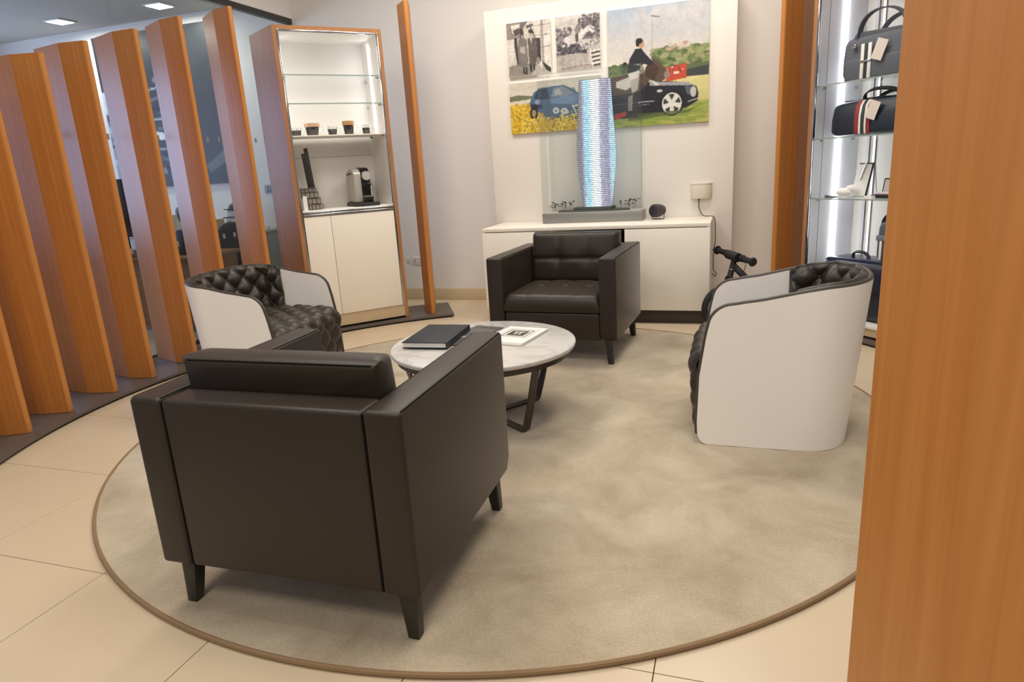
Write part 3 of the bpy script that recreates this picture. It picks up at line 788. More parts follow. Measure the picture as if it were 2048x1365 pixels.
MB().box(N0 + .002, N1 - .002, .0, .018, .112, .42).build('drawer_front', WHITELAC, sb, bevel=.0015)
MB().box(-hw + .05, hw - .04, .05, dp - .03, 0, .115).build('plinth', plain('plinth_dark', '#3b332c', .5), sb)
av = thing('media_box', 'black media box inside the open niche of the sideboard', 'media box', ((N0 + N1) / 2 + (SU0 + SU1) / 2, SV0 + .25, .135))
MB().box(-.25, .25, -.18, .18, 0, .54).build('case', plain('media_dark', '#2a2a2c', .4), av, bevel=.01)
MB().box(-.22, .22, -.183, -.179, .4, .5).build('display', BLACKG, av)

# ================================================================== PICTURES ON THE PANEL
PV = 5.742
def picture(label, u0, u1, z0, z1, paint):
    t = thing('wall_picture', label, 'picture', ((u0 + u1) / 2, PV, z0), 0, 'photographs on the cream panel')
    h_ = (u1 - u0) / 2; H_ = z1 - z0
    MB().box(-h_, h_, -.022, 0, 0, H_).build('canvas', PAPER, t, bevel=.001)
    paint.mesh('print', lambda x, y: (-h_ + 2 * h_ * x, -.0226, H_ * (1 - y)), t)
    return t
# 1: two people walking, black and white
p = Paint(.37, .42, 110, '#c9c2ba')
p.poly([(0, 0), (.38, 0), (.3, .12), (.35, .3), (0, .3)], '#8d857f'); p.poly([(.1, .05), (.45, .02), (.4, .14), (.15, .2)], '#d7d1c9'); p.poly([(.15, .14), (.3, .1), (.33, .2), (.2, .24)], '#4c4643')
p.poly([(.33, 0), (.5, 0), (.38, .14), (.30, .12)], '#716a66'); p.poly([(0, .3), (.25, .3), (.28, .78), (.03, .8)], '#d2ccc3'); p.line(0, .52, .3, .52, .006, '#a39d96')
p.poly([(.03, .8), (.3, .76), (.75, .8), (.95, 1), (0, 1)], '#8e8680'); p.poly([(.55, .85), (.85, .76), (1, .9), (1, 1), (.55, 1)], '#b3aca4')
p.poly([(.62, 0), (.78, 0), (.8, .9), (.7, .8)], '#d8d1c9'); p.poly([(.78, 0), (.85, 0), (.85, 1), (.8, .9)], '#a29b95'); p.poly([(.85, 0), (1, 0), (1, .95), (.86, .8)], '#dbd4cc')
for y in (.1, .28, .5): p.line(.62, y, 1, y - .01, .006, '#7a7470')
p.poly([(.67, .32), (.77, .32), (.78, .75), (.68, .78)], '#3a3533'); p.poly([(.8, .76), (1, .9), (1, .98), (.88, .92)], '#36312f')
p.line(.56, .1, .70, .42, .012, '#57514e'); p.poly([(.45, .08), (.62, .05), (.62, .09), (.47, .13)], '#5d5754')
p.poly([(.17, .28), (.24, .28), (.26, .75), (.22, .8), (.17, .45)], '#403a38')                       # third figure
p.poly([(.27, .32), (.36, .27), (.46, .33), (.47, .55), (.48, .72), (.42, .86), (.36, .86), (.25, .78), (.24, .5)], '#77706b'); p.poly([(.3, .45), (.42, .45), (.42, .6), (.3, .56)], '#aaa39c')
p.ell(.355, .26, .045, .05, '#4a3f3b'); p.ell(.36, .275, .028, .035, '#a79a91'); p.poly([(.32, .12), (.38, .12), (.4, .22), (.32, .23)], '#3b3634')
p.poly([(.34, .84), (.38, .84), (.39, .96), (.35, .96)], '#2f2b2a'); p.poly([(.41, .84), (.45, .84), (.44, .98), (.4, .97)], '#2f2b2a')
p.poly([(.48, .32), (.56, .29), (.66, .33), (.70, .5), (.68, .72), (.64, .8), (.50, .8), (.49, .5)], '#5f5955'); p.poly([(.53, .3), (.59, .3), (.57, .42)], '#d0c9c1'); p.ell(.555, .24, .036, .048, '#b3a79e'); p.poly([(.5, .2), (.53, .15), (.6, .16), (.64, .22), (.58, .23)], '#37322f')
p.poly([(.50, .8), (.56, .8), (.56, .95), (.52, .95)], '#332f2d'); p.poly([(.58, .8), (.64, .8), (.62, .9), (.58, .94)], '#332f2d'); p.ell(.71, .74, .045, .07, '#8b8480')
p.noise(.025); picture('black and white photograph of two people walking in long coats', -1.853, -1.480, 2.0, 2.420, p)
# 2: jumping horse
p = Paint(.37, .42, 110, '#cfc8c0'); p.vgrad([(0, '#d6d0ca'), (.35, '#c4bdb7'), (1, '#bdb5ac')])
p.speck(0, .35, .2, .7, 220, .03, ['#6a646a', '#837c80', '#a09aa0', '#514c52'], .7); p.speck(.6, 1, .02, .45, 260, .03, ['#5b555b', '#787178', '#989298', '#3e393f'], .7)
p.speck(.05, .7, .52, .72, 300, .028, ['#3d3a42', '#55525a', '#2f2c34', '#77737b'], .8); p.speck(.55, 1, .45, .62, 160, .022, ['#d8d4ce', '#b5b0ac', '#8a858a'], .8)
p.poly([(0, .7), (.5, .68), (.75, .72), (.75, .95), (0, .97)], '#b9b0aa')
for k in range(14): p.line(.02 + k * .052, .7, .02 + k * .052, .94, .005, '#938b86', .7)
p.line(.1, .95, .95, .9, .008, '#6f6863'); p.line(0, .99, 1, .95, .02, '#a69e97')
for k in range(4): p.poly([(.78, .66 + k * .075), (1, .64 + k * .075), (1, .675 + k * .075), (.78, .695 + k * .075)], '#ddd8d2'); p.poly([(.79, .70 + k * .075), (1, .68 + k * .075), (1, .71 + k * .075), (.79, .73 + k * .075)], '#4a4543')
p.line(.74, .5, .82, .95, .012, '#d9d4cd')
p.ell(.35, .43, .17, .075, '#d9d5d1', rot=.05); p.ell(.52, .36, .15, .10, '#dcd8d4', rot=-.45); p.poly([(.5, .36), (.72, .22), (.80, .21), (.80, .30), (.68, .34), (.6, .42)], '#dedad6'); p.poly([(.78, .2), (.86, .24), (.88, .33), (.82, .36), (.78, .3)], '#e2deda'); p.line(.79, .24, .86, .3, .008, '#4b4648')
p.poly([(.24, .44), (.32, .44), (.31, .56), (.27, .56)], '#d2cdca'); p.poly([(.56, .42), (.66, .46), (.64, .5), (.56, .48)], '#d6d1ce'); p.ell(.17, .53, .04, .025, '#cfcac6')
p.poly([(.43, .26), (.5, .16), (.57, .17), (.58, .28), (.52, .34), (.52, .47), (.46, .47), (.46, .34)], '#8b8582'); p.ell(.545, .12, .032, .055, '#6e6865'); p.poly([(.45, .34), (.52, .34), (.5, .5), (.44, .46)], '#55504e')
p.noise(.03); picture('black and white photograph of a grey horse jumping a hedge', -1.432, -1.066, 2.0, 2.420, p)
# 3: blue car in a yellow field
p = Paint(.79, .41, 210, '#cfc8bd'); p.vgrad([(0, '#cfc7bb'), (.3, '#d3cbbf'), (.42, '#d6cdb9'), (.43, '#d8b23a'), (1, '#d9b52c')])
p.poly([(0, .26), (.1, .24), (.26, .28), (.26, .33), (0, .36)], '#6d7358'); p.poly([(.6, .22), (.72, .18), (.74, .30), (.6, .3)], '#8b8a7a'); p.poly([(.7, .3), (1, .26), (1, .45), (.7, .42)], '#d9c877')
p.speck(0, 1, .42, 1, 900, .012, ['#e6c53f', '#c9a020', '#b88f1a', '#efd665', '#a3882a'], .75)
p.poly([(.22, .42), (.27, .22), (.34, .14), (.60, .12), (.69, .2), (.76, .30), (.99, .36), (1, .62), (.95, .78), (.62, .80), (.42, .80), (.36, .62), (.24, .58)], '#4b6482')
p.poly([(.28, .3), (.32, .17), (.42, .15), (.44, .35), (.3, .38)], '#2a3a50'); p.poly([(.46, .33), (.49, .16), (.60, .145), (.72, .3), (.6, .34)], '#7d8894'); p.poly([(.5, .2), (.56, .18), (.58, .3), (.5, .31)], '#b8bcc0', .7)
p.poly([(.45, .36), (.74, .32), (.99, .38), (.97, .5), (.68, .5), (.46, .46)], '#6d87a8'); p.poly([(.23, .44), (.36, .46), (.36, .54), (.25, .53)], '#1f2a3b'); p.ell(.31, .40, .03, .05, '#8ba0b8')
p.poly([(.68, .52), (.97, .48), (.97, .72), (.74, .76)], '#d3d3cf'); p.poly([(.71, .56), (.95, .52), (.95, .7), (.75, .73)], '#50565f'); p.line(.82, .54, .83, .72, .006, '#a9adb2')
p.ell(.51, .60, .035, .06, '#d8dad8'); p.ell(.51, .60, .02, .035, '#8a96a5'); p.ell(.60, .62, .035, .06, '#d8dad8'); p.ell(.60, .62, .02, .035, '#8a96a5'); p.poly([(.43, .72), (.7, .74), (.7, .82), (.44, .8)], '#3c4658')
p.ell(.265, .62, .045, .12, '#2a2622'); p.ell(.265, .62, .025, .07, '#a2866a')
p.speck(.15, 1, .72, 1, 520, .013, ['#e2c13a', '#d1a827', '#bda04a', '#efdc84', '#8b7a30'], .85); p.speck(.55, .95, .6, .8, 90, .01, ['#dcc877', '#c9b055', '#efe4ae'], .8)
p.noise(.012); picture('photograph of a blue car standing in a yellow flower field', -1.857, -1.066, 1.538, 1.950, p)
# 4: rider on horse beside a dark open car
p = Paint(.787, .893, 210, '#c9cbd0'); p.vgrad([(0, '#aebccd'), (.12, '#bcc4cd'), (.3, '#cfccc9'), (.5, '#d5cec3'), (.56, '#d0c7a8'), (.60, '#d8cf96'), (.8, '#c9c37f'), (.84, '#8f9e48'), (1, '#a9ac55')])
p.speck(.3, 1, .02, .2, 60, .07, ['#c9c8ca', '#d3cfcc', '#c1c5cb'], .3)
p.speck(.46, 1, .36, .54, 420, .022, ['#5d7040', '#7d8c52', '#8f9a66', '#4b5c38', '#a9a57c'], .75, 1.6); p.poly([(.5, .52), (1, .5), (1, .6), (.5, .6)], '#5c6848'); p.poly([(.78, .55), (1, .53), (1, .61), (.78, .61)], '#39403f')
p.speck(0, .3, .47, .54, 120, .018, ['#55683f', '#6e7f4f', '#45563a'], .8, 1.5); p.speck(.6, .8, .32, .38, 40, .012, ['#b58d7c', '#c9a795', '#d7cfc8'], .6, 2)
p.speck(0, 1, .84, 1, 260, .012, ['#9fa84b', '#7d9140', '#b8b564', '#879a45'], .6, 6)
p.poly([(.58, .52), (.78, .50), (.78, .62), (.58, .64)], '#c0472e'); p.speck(.6, .76, .52, .56, 10, .012, ['#8c3524', '#d9cdbf'], .8); p.poly([(.66, .56), (.71, .56), (.71, .58), (.66, .58)], '#e0d6c8')
p.poly([(.3, .64), (.48, .62), (.80, .66), (.88, .70), (.90, .76), (.89, .82), (.78, .87), (.3, .92), (0, .92), (0, .7)], '#1a1b26')
p.poly([(.42, .62), (.48, .63), (.78, .655), (.87, .69), (.6, .67), (.42, .66)], '#9b9ca4'); p.poly([(.41, .6), (.44, .6), (.52, .66), (.48, .66)], '#d5d2cb')
p.poly([(.76, .68), (.84, .70), (.86, .76), (.79, .76)], '#565a63'); p.ell(.85, .74, .03, .045, '#bfc0c0'); p.line(.8, .82, .89, .8, .005, '#c4c4c4'); p.line(.02, .80, .46, .79, .005, '#b9b6b2'); p.line(.02, .825, .42, .815, .003, '#8d8b89'); p.ell(.52, .71, .03, .012, '#c9c9c7')
p.ell(.64, .82, .125, .125 / p.asp, '#0f0f13'); p.ell(.64, .825, .098, .105 / p.asp, '#dad7d0'); p.ell(.64, .825, .085, .09 / p.asp, '#35332f')
for k in range(5):
    a = 2 * PI * k / 5 + .3; p.poly([(.64 + .016 * math.cos(a + 1.6), .825 + .016 * math.sin(a + 1.6) / p.asp), (.64 + .092 * math.cos(a + .28), .825 + .098 * math.sin(a + .28) / p.asp), (.64 + .092 * math.cos(a - .28), .825 + .098 * math.sin(a - .28) / p.asp), (.64 + .016 * math.cos(a - 1.6), .825 + .016 * math.sin(a - 1.6) / p.asp)], '#dedbd4')
p.poly([(.2, .89), (.8, .89), (.9, .86), (.8, .91), (.2, .95)], '#4f5b33', .8)
p.poly([(0, .56), (.2, .545), (.36, .55), (.40, .47), (.46, .43), (.50, .455), (.60, .55), (.57, .62), (.50, .63), (.42, .61), (.36, .68), (.2, .74), (0, .76)], '#5a463c')
p.poly([(.38, .5), (.44, .45), (.52, .52), (.47, .62), (.38, .58)], '#463229'); p.ell(.59, .58, .03, .03, '#8d8378'); p.poly([(.08, .6), (.25, .56), (.3, .62), (.18, .68), (.08, .65)], '#cfc9c0'); p.poly([(.22, .56), (.32, .55), (.30, .68), (.24, .72)], '#b9b1a6')
p.poly([(0, .72), (.3, .70), (.3, .92), (0, .92)], '#22222a', .7); p.poly([(.05, .88), (.18, .86), (.18, .90), (.06, .93)], '#b5352e'); p.poly([(.2, .74), (.25, .72), (.24, .86), (.2, .86)], '#8c837a')
p.poly([(.20, .50), (.22, .42), (.28, .34), (.34, .34), (.37, .38), (.45, .46), (.44, .49), (.36, .47), (.33, .50), (.27, .535), (.2, .55)], '#1d2029')       # rider
p.poly([(.2, .54), (.32, .52), (.30, .58), (.22, .6)], '#e2ddd4'); p.ell(.335, .30, .033, .04, '#c09a80'); p.ell(.318, .278, .036, .024, '#221c1b'); p.ell(.302, .298, .018, .026, '#221c1b'); p.ell(.17, .47, .025, .03, '#17171c'); p.line(.44, .45, .45, .12, .0025, '#8f8f92'); p.line(.44, .085, .515, .1, .004, '#55555a')
p.noise(.009); picture('large photograph of a rider on horseback behind a dark open car', -1.005, -.218, 1.525, 2.418, p)

# ================================================================== TOWER MODEL
TU, TV = -1.095, 5.595
tw = thing('tower_model', 'lit curved skyscraper model on a grey base inside a clear case', 'architectural model', (-1.13, TV, SZ))
ox = TU + 1.13
MB().box(-.42, .42, -.105, .115, 0, .082).build('base', plain('model_base', '#8f8f8d', .38, metal=.5), tw, bevel=.003)
MB().box(-.405, .405, -.092, .102, .082, .087).build('plaza', plain('plaza', '#c9c4b9', .7), tw)
MB().prism([(-.29, -.07), (-.05, -.088), (.2, -.08), (.31, -.03), (.28, .06), (-.1, .085), (-.3, .04)], .087, .100).build('podium', plain('podium', '#4a4d4b', .6), tw, bevel=.003)
MB().prism([(-.16, -.06), (.16, -.075), (.18, .05), (-.16, .06)], .100, .122).build('podium_step', plain('podium', '#4a4d4b', .6), tw, bevel=.003)
def towplan(a, rx, ry):
    e = 2 / 2.5; c_, s_ = math.cos(a), math.sin(a)
    return (ox + math.copysign(abs(c_) ** e, c_) * rx, math.copysign(abs(s_) ** e, s_) * ry)
TH0, TH1, NF = .122, 1.115, 66
def twid(f): return interp(f, [0, .1, .25, .37, .45, .6, .8, 1.0], [.122, .136, .155, .164, .165, .158, .143, .130])
NT = 30
rows = []; plates = MB()
for k in range(NF + 1):
    f = k / NF; z = TH0 + (TH1 - TH0) * f; rx = twid(f); ry = rx * .53
    plates.prism([towplan(2 * PI * i / NT, rx, ry) for i in range(NT)], z, z + .0042)
    rows.append([(*towplan(2 * PI * i / NT, rx * .965, ry * .955), z + .002) for i in range(NT)] )
rows = [r + [r[0]] for r in rows]
def core_mat():
    m, n, l, b = newmat('tower_light'); tc = n.new('ShaderNodeTexCoord'); sp = n.new('ShaderNodeSeparateXYZ'); l.new(tc.outputs['Object'], sp.inputs[0])
    cr = n.new('ShaderNodeValToRGB'); mr = n.new('ShaderNodeMapRange'); mr.inputs['From Min'].default_value = ox - .165; mr.inputs['From Max'].default_value = ox + .165
    l.new(sp.outputs['X'], mr.inputs['Value']); l.new(mr.outputs['Result'], cr.inputs['Fac'])
    e = cr.color_ramp.elements; e[0].position = 0; e[0].color = (.16, .16, .19, 1); e[1].position = 1; e[1].color = (.45, .85, 1.0, 1)
    for pos, c_ in ((.18, (.2, .2, .26, 1)), (.27, (.45, .75, 1.0, 1)), (.36, (.35, .85, 1.1, 1)), (.42, (.75, 1.0, 1.1, 1)), (.5, (1.2, 1.25, 1.25, 1)), (.60, (1.1, 1.15, 1.2, 1)), (.66, (.4, .4, .55, 1)), (.84, (.3, .3, .42, 1)), (.9, (.5, .8, 1.0, 1))):
        q = e.new(pos); q.color = c_
    ns = n.new('ShaderNodeTexNoise'); ns.inputs['Scale'].default_value = 60; ns.inputs['Detail'].default_value = 3; l.new(tc.outputs['Object'], ns.inputs['Vector'])
    mr2 = n.new('ShaderNodeMapRange'); mr2.inputs['From Min'].default_value = .35; mr2.inputs['From Max'].default_value = .65; mr2.inputs['To Min'].default_value = .8; mr2.inputs['To Max'].default_value = 1.7
    l.new(ns.outputs['Fac'], mr2.inputs['Value']); l.new(cr.outputs['Color'], b.inputs['Emission Color']); l.new(mr2.outputs['Result'], b.inputs['Emission Strength'])
    b.inputs['Base Color'].default_value = (.25, .26, .3, 1); b.inputs['Roughness'].default_value = .2
    return m
core = MB().grid(rows).build('lit_core', core_mat(), tw, smooth=True)
pl = plates.build('floor_plates', plain('floor_plate', '#77757c', .4, metal=.3), tw); pl['kind'] = 'stuff'
# street trees on fine stems
tm = MB(); st = MB()
for k in range(46):
    x = random.choice([random.uniform(-.37, -.17), random.uniform(.17, .40)]); y = random.uniform(-.08, .09); h_ = random.uniform(.02, .075)
    z0_ = .10
    if abs(x - ox) < .17: continue
    st.tube([(x, y, z0_ - .012), (x, y, z0_ + h_)], .0007, 4)
    tm.sphere((x, y, z0_ + h_), random.uniform(.006, .011), 7, 4, (1.3, 1, .55))
tm.build('model_trees', plain('model_tree', '#3d4238', .8), tw)['kind'] = 'stuff'
st.build('tree_stems', plain('model_stem', '#8d897e', .7), tw)['kind'] = 'stuff'
for (x0, x1, y0, y1) in ((-.418, .418, -.103, -.099), (-.418, .418, .109, .113), (-.418, -.414, -.099, .109), (.414, .418, -.099, .109)):
    MB().box(x0, x1, y0, y1, .0825, 1.19).build('case_pane', ACRYL, tw)
MB().box(-.418, .418, -.103, .113, 1.19, 1.194).build('case_lid', ACRYL, tw)
MB().tube([(-.425, -.06, .05), (-.432, -.06, .065), (-.425, -.06, .08)], .004, 6).build('side_handle', BLACK, tw)

# small black speaker
sp = thing('desk_speaker', 'small round black speaker in a bracket on the sideboard', 'speaker', (-.60, 5.60, SZ), math.radians(-28))
MB().lathe([(.044, -.055), (.053, -.05), (.055, -.03), (.05, .02), (.04, .06), (.025, .072), (.001, .074)], 28, (0, 0, .07), 'y').build('body', plain('speaker_body', '#3a3438', .45), sp, smooth=True)
MB().lathe([(.001, -.057), (.03, -.0555), (.045, -.053), (.045, -.05)], 28, (0, 0, .07), 'y').build('grille', plain('speaker_grille', '#2b2734', .7, bump=('voronoi', 600, .5)), sp, smooth=True)
for z in (.02, .035): MB().lathe([(.052 - z * .25, z), (.054 - z * .25, z + .004), (.052 - z * .25, z + .008)], 28, (0, 0, .07), 'y').build('rib', BLACK, sp, smooth=True)
MB().tube([(-.06, 0, .07), (-.06, 0, .01), (-.052, 0, .003), (.052, 0, .003), (.06, 0, .01), (.06, 0, .07)], .0032, 8).build('bracket', BLACK, sp, smooth=True)
# wall box with cable
bx = thing('wall_box', 'cream half-round box fixed to the panel with a dark cable below', 'wall box', (-.265, PV, .928))
q = [(.082 * math.cos(a), -.045 * math.sin(a) - .012) for a in [PI * k / 20 for k in range(21)]]
q = [(.082, 0)] + q + [(-.082, 0)]
MB().prism([(x, y) for x, y in q], 0, .12).build('housing', plain('box_cream', '#d8cfbf', .5), bx, bevel=.002)
MB().prism([(x * 1.03, y * 1.03) for x, y in q], .112, .122).build('rim', plain('box_cream', '#d8cfbf', .5), bx)
cbl = MB()
pts = [(-.018, -.02, 0), (-.018, -.02, -.03), (-.016, -.02, -.07), (.002, -.03, -.12), (.025, -.05, -.137), (.045, -.07, -.14), (.07, -.08, -.139), (.098, -.085, -.143), (.111, -.085, -.17), (.118, -.08, -.25), (.118, -.075, -.34), (.108, -.07, -.42), (.105, -.065, -.52), (.11, -.06, -.585), (.13, -.055, -.61), (.12, -.05, -.64), (.10, -.05, -.62), (.08, -.05, -.65)]
sm = []
for i in range(len(pts) - 1):
    p0, p1, p2, p3 = [Vector(pts[max(0, min(len(pts) - 1, i + d))]) for d in (-1, 0, 1, 2)]
    for k in range(6):
        s_ = k / 6; sm.append(.5 * ((2 * p1) + (p2 - p0) * s_ + (2 * p0 - 5 * p1 + 4 * p2 - p3) * s_ ** 2 + (3 * p1 - p0 - 3 * p2 + p3) * s_ ** 3))
cbl.tube(sm, .0035, 6).build('cable', plain('cable', '#3a322c', .6), bx, smooth=True)
MB().lathe([(.006, 0), (.006, .018)], 10, (-.018, -.02, -.018)).build('plug', BLACK, bx)

# ================================================================== BALANCE BIKE
bike = thing('balance_bike', 'small black children\'s bike parked beside the sideboard', 'bicycle', (-.085, 5.06, 0), 0)
hd = Vector((-.79, -.613, 0)); sd = Vector((.613, -.79, 0))           # heading, right-hand side
def wheel(c0, hd, sd):
    r = .163; c_ = Vector(c0) + Vector((0, 0, r))
    def circ(R_, off=0, n=48): return [tuple(c_ + hd * (R_ * math.cos(2 * PI * k / n)) + Vector((0, 0, R_ * math.sin(2 * PI * k / n))) + sd * off) for k in range(n)]
    wh = MB().tube(circ(r - .024), .0235, 10, True).build('wheel', RUBBER, bike, smooth=True)
    MB().tube(circ(r - .05), .009, 8, True).build('rim', BLACKG, wh, smooth=True)
    for o in (-.018, .018): MB().tube(circ(r - .042, o), .0022, 6, True).build('reflective_line', plain('rim_line', '#b5b5b8', .4), wh, smooth=True)
    m = MB()
    for k in range(10):
        a = 2 * PI * k / 10; d = hd * math.cos(a) + Vector((0, 0, math.sin(a))); m.tube([tuple(c_ + d * .012 + sd * .012 * (-1) ** k), tuple(c_ + d * (r - .052))], .0028, 5)
    m.build('spokes', plain('spoke', '#2a2a2c', .4), wh)
    MB().tube([tuple(c_ - sd * .05), tuple(c_ + sd * .05)], .013, 12).build('hub', STEEL, wh, smooth=True)
    return c_
fd = Vector((-.975, .222, 0)); c1 = wheel((0, 0, 0), hd, sd); c2 = wheel(tuple(-fd * .56), fd, Vector((fd.y, -fd.x, 0)))
bar_c = Vector((.09, .09, .535)); head_t = bar_c - Vector((0, 0, .03)); head_b = c1 + Vector((0, 0, .22)) - hd * .075
for o in (-.045, .045):
    MB().tube([tuple(c1 + sd * o), tuple(c1 + sd * o + Vector((0, 0, .15)) - hd * .06), tuple(head_b + sd * o * .6), tuple(head_b)], .012, 8).build('fork_blade', BLACK, bike, smooth=True)
MB().tube([tuple(head_b), tuple(head_b * .45 + head_t * .55), tuple(head_t)], .021, 12).build('head_tube', BLACK, bike, smooth=True)
MB().tube([tuple(head_b * .6 + head_t * .4 + Vector((0, 0, 0))), tuple(head_b * .57 + head_t * .43)], .0235, 12).build('head_ring', plain('ring_grey', '#9a9a9c', .4), bike, smooth=True)
MB().tube([tuple(head_t), tuple(bar_c)], .018, 10).build('stem', BLACK, bike, smooth=True)
bd = Vector((.233, -.3, -.044)).normalized()
bl = [bar_c + bd * s_ for s_ in (-.205, -.12, -.05, 0, .05, .12, .205)]
MB().tube([tuple(v) for v in bl], .015, 10).build('handlebar', BLACK, bike, smooth=True)
for s_ in (-1, 1):
    MB().tube([tuple(bar_c + bd * s_ * d) for d in (.09, .12, .19, .2)], .0215, 12).build('grip', RUBBER, bike, smooth=True)
    MB().tube([tuple(bar_c + bd * s_ * d) for d in (.198, .204, .215)], [.031, .034, .028], 14).build('grip_end', RUBBER, bike, smooth=True)
    MB().tube([tuple(bar_c + bd * s_ * .085), tuple(bar_c + bd * s_ * .1)], .027, 12).build('clamp', BLACK, bike, smooth=True)
MB().tube([tuple(bar_c + bd * -.06 + hd * .012), tuple(bar_c + bd * .06 + hd * .012)], .034, 12).build('bar_pad', BLACK, bike, smooth=True)
MB().tube([tuple(bar_c + bd * -.16 + hd * .015), tuple(bar_c + bd * -.19 + hd * .03), tuple(bar_c + bd * -.235 + hd * .02)], .005, 6).build('brake_lever', BLACK, bike, smooth=True)
MB().tube([tuple(bar_c + bd * .05), tuple(bar_c + bd * .07 - hd * .05 - Vector((0, 0, .05))), tuple(bar_c + bd * .04 - hd * .05 - Vector((0, 0, .13)))], .0025, 6).build('brake_cable', BLACK, bike, smooth=True)
MB().tube([tuple(head_b * .3 + head_t * .7), tuple(-fd * .28 + Vector((0, 0, .29))), tuple(c2 + Vector((0, 0, .02)))], .024, 10).build('frame', BLACK, bike, smooth=True)
MB().tube([tuple(-fd * .36 + Vector((0, 0, .26))), tuple(-fd * .41 + Vector((0, 0, .40)))], .013, 10).build('seat_post', BLACK, bike, smooth=True)
sdl = MB().sphere((0, 0, 0), .06, 14, 8, (1.7, .8, .42)).build('saddle', BLACK, bike, smooth=True); sdl.location = tuple(-fd * .43 + Vector((0, 0, .41))); sdl.rotation_euler = (0, 0, math.atan2(fd.y, fd.x))
for o in (-.05, .05): MB().tube([tuple(c1 + sd * o), tuple(c1 + sd * (o + math.copysign(.04, o)))], .01, 8).build('axle_peg', BLACK, bike, smooth=True)

# ================================================================== RIGHT DISPLAY CABINET
RA, RB = ring(2.58, 51.9), ring(2.58, 33.1)
raz, RW = frame_axes(RA, RB)
rc = thing('display_cabinet', 'lit white display cabinet of bags with glass shelves behind right tub chair', 'cabinet', (RA[0], RA[1], 0), raz)
LWH = plain('cool_lining', '#d4d6db', .45, var=(3, .01)); RD = .47
MB().box(0, T, 0, RD, .034, H).build('side_panel', FRAMEW, rc); MB().box(RW - T, RW, 0, RD, .034, H).build('side_panel', FRAMEW, rc)
MB().box(T, RW - T, 0, RD, H - T, H).build('top_panel', FRAMEW, rc)
MB().box(T, RW - T, RD - .02, RD, .12, H - T).build('back_panel', plain('rear_lining', '#d6d2c8', .5, var=(3, .01)), rc)
for x in (T, RW - T - .01):
    MB().box(x, x + .01, .02, RD - .02, .12, H - T).build('side_lining', LWH, rc)
    MB().box(x - .001, x + .015, -.003, .02, .12, H - T).build('chrome_trim', CHROME, rc, bevel=.003)
MB().box(T + .010, T + .0115, .1, .102, .13, H - T).build('slot_line', plain('slot', '#5a5d66', .6), rc)
for x in (.115, .165): MB().box(x, x + .02, RD - .03, RD - .02, .13, H - T).build('upright_rail', STEEL, rc)
MB().box(.148, .151, RD - .0305, RD - .0295, .13, H - T).build('slot_line', plain('slot', '#5a5d66', .6), rc)
MB().box(.60, .605, RD - .0305, RD - .0205, .13, H - T).build('slot_line', plain('slot', '#5a5d66', .6), rc)
MB().box(T + .010, T + .022, .235, .265, .135, H - T - .01).build('led_strip', LED, rc)
MB().box(.66, .685, RD - .034, RD - .022, .135, H - T - .01).build('led_strip', LED, rc)
RSH = (1.668, 1.328, .93)
for z in RSH:
    MB().box(T + .012, RW - T - .012, .03, RD - .035, z - .004, z + .004).build('glass_shelf', GLASS, rc)
    MB().box(T + .012, RW - T - .012, .026, .0298, z - .0045, z + .0045).build('shelf_edge', plain('glass_edge', '#93a19b', .3), rc)
    for y in (.08, .38): MB().box(T + .010, T + .03, y - .006, y + .006, z - .018, z - .004).build('shelf_bracket', STEEL, rc)
MB().box(T, RW - T, .0, RD - .02, .10, .125).build('bottom_shelf', plain('floor_white', '#dcdcd8', .3), rc, bevel=.002)
MB().box(T, RW - T, .012, .03, .046, .10).build('toe_panel', plain('toe_panel', '#c2ab8a', .18), rc)
MB().box(T, RW - T, .03, RD - .02, .034, .10).build('plinth', BLACK, rc)
def in_rc(x, y, z): c_, s_ = math.cos(raz), math.sin(raz); return (RA[0] + x * c_ - y * s_, RA[1] + x * s_ + y * c_, z)
def softbox(sx, sy, sz, bev, sag=.0, seg=4, lean=0):
    m = MB(); nx_, ny_, nz_ = 14, 8, 8; P = []
    # rounded box by superellipsoid
    e1, e2 = .28, .35
    for i in range(17):
        ph = -PI / 2 + PI * i / 16; row = []
        for k in range(41):
            a = 2 * PI * k / 40
            cp = math.copysign(abs(math.cos(ph)) ** e1, math.cos(ph)); s_p = math.copysign(abs(math.sin(ph)) ** e1, math.sin(ph))
            ca_ = math.copysign(abs(math.cos(a)) ** e2, math.cos(a)); sa_ = math.copysign(abs(math.sin(a)) ** e2, math.sin(a))
            z = sz / 2 + sz / 2 * s_p; f = 1 - bev * max(0, z / sz - .35) ** 1.5
            row.append((sx / 2 * cp * ca_ * (1 - .06 * lean * z / sz), sy / 2 * cp * sa_ * f, z + sag * math.cos(PI * ca_ * .9) * (z / sz)))
        P.append(row)
    return m.grid(P)
GREYC = plain('grey_canvas', '#565a63', .75, bump=('noise', 350, .3)); GREYL = plain('grey_trim', '#41454d', .6)
NAVYL = plain('navy_leather', '#1d2533', .35, bump=('voronoi', 300, .15)); WHT = plain('white_band', '#e3e2dd', .6); REDB = plain('red_band', '#8e2a33', .6); GRNB = plain('dark_band_bag', '#2c3634', .6)
def strap_arc(x0, x1, y, z0, z1, wdt, mat, name, parent, tilt=0):
    pts = []
    for k in range(17):
        a = PI * k / 16; pts.append((x0 + (x1 - x0) * (1 - math.cos(a)) / 2, y + tilt * math.sin(a), z0 + (z1 - z0) * math.sin(a) ** .6))
    return MB().tube(pts, wdt, 6, flat=(.004, wdt)).build(name, mat, parent, smooth=True, angle=60)
def bag_tag(parent, x, y, z, h_, w_, rot, mat): 
    o = MB().box(-w_ / 2, w_ / 2, -.0015, .0015, -h_, 0).build('price_tag', mat, parent); o.location = (x, y, z); o.rotation_euler = (0, rot, .1); return o
TAGM = plain('tag_card', '#d9cfc6', .7)
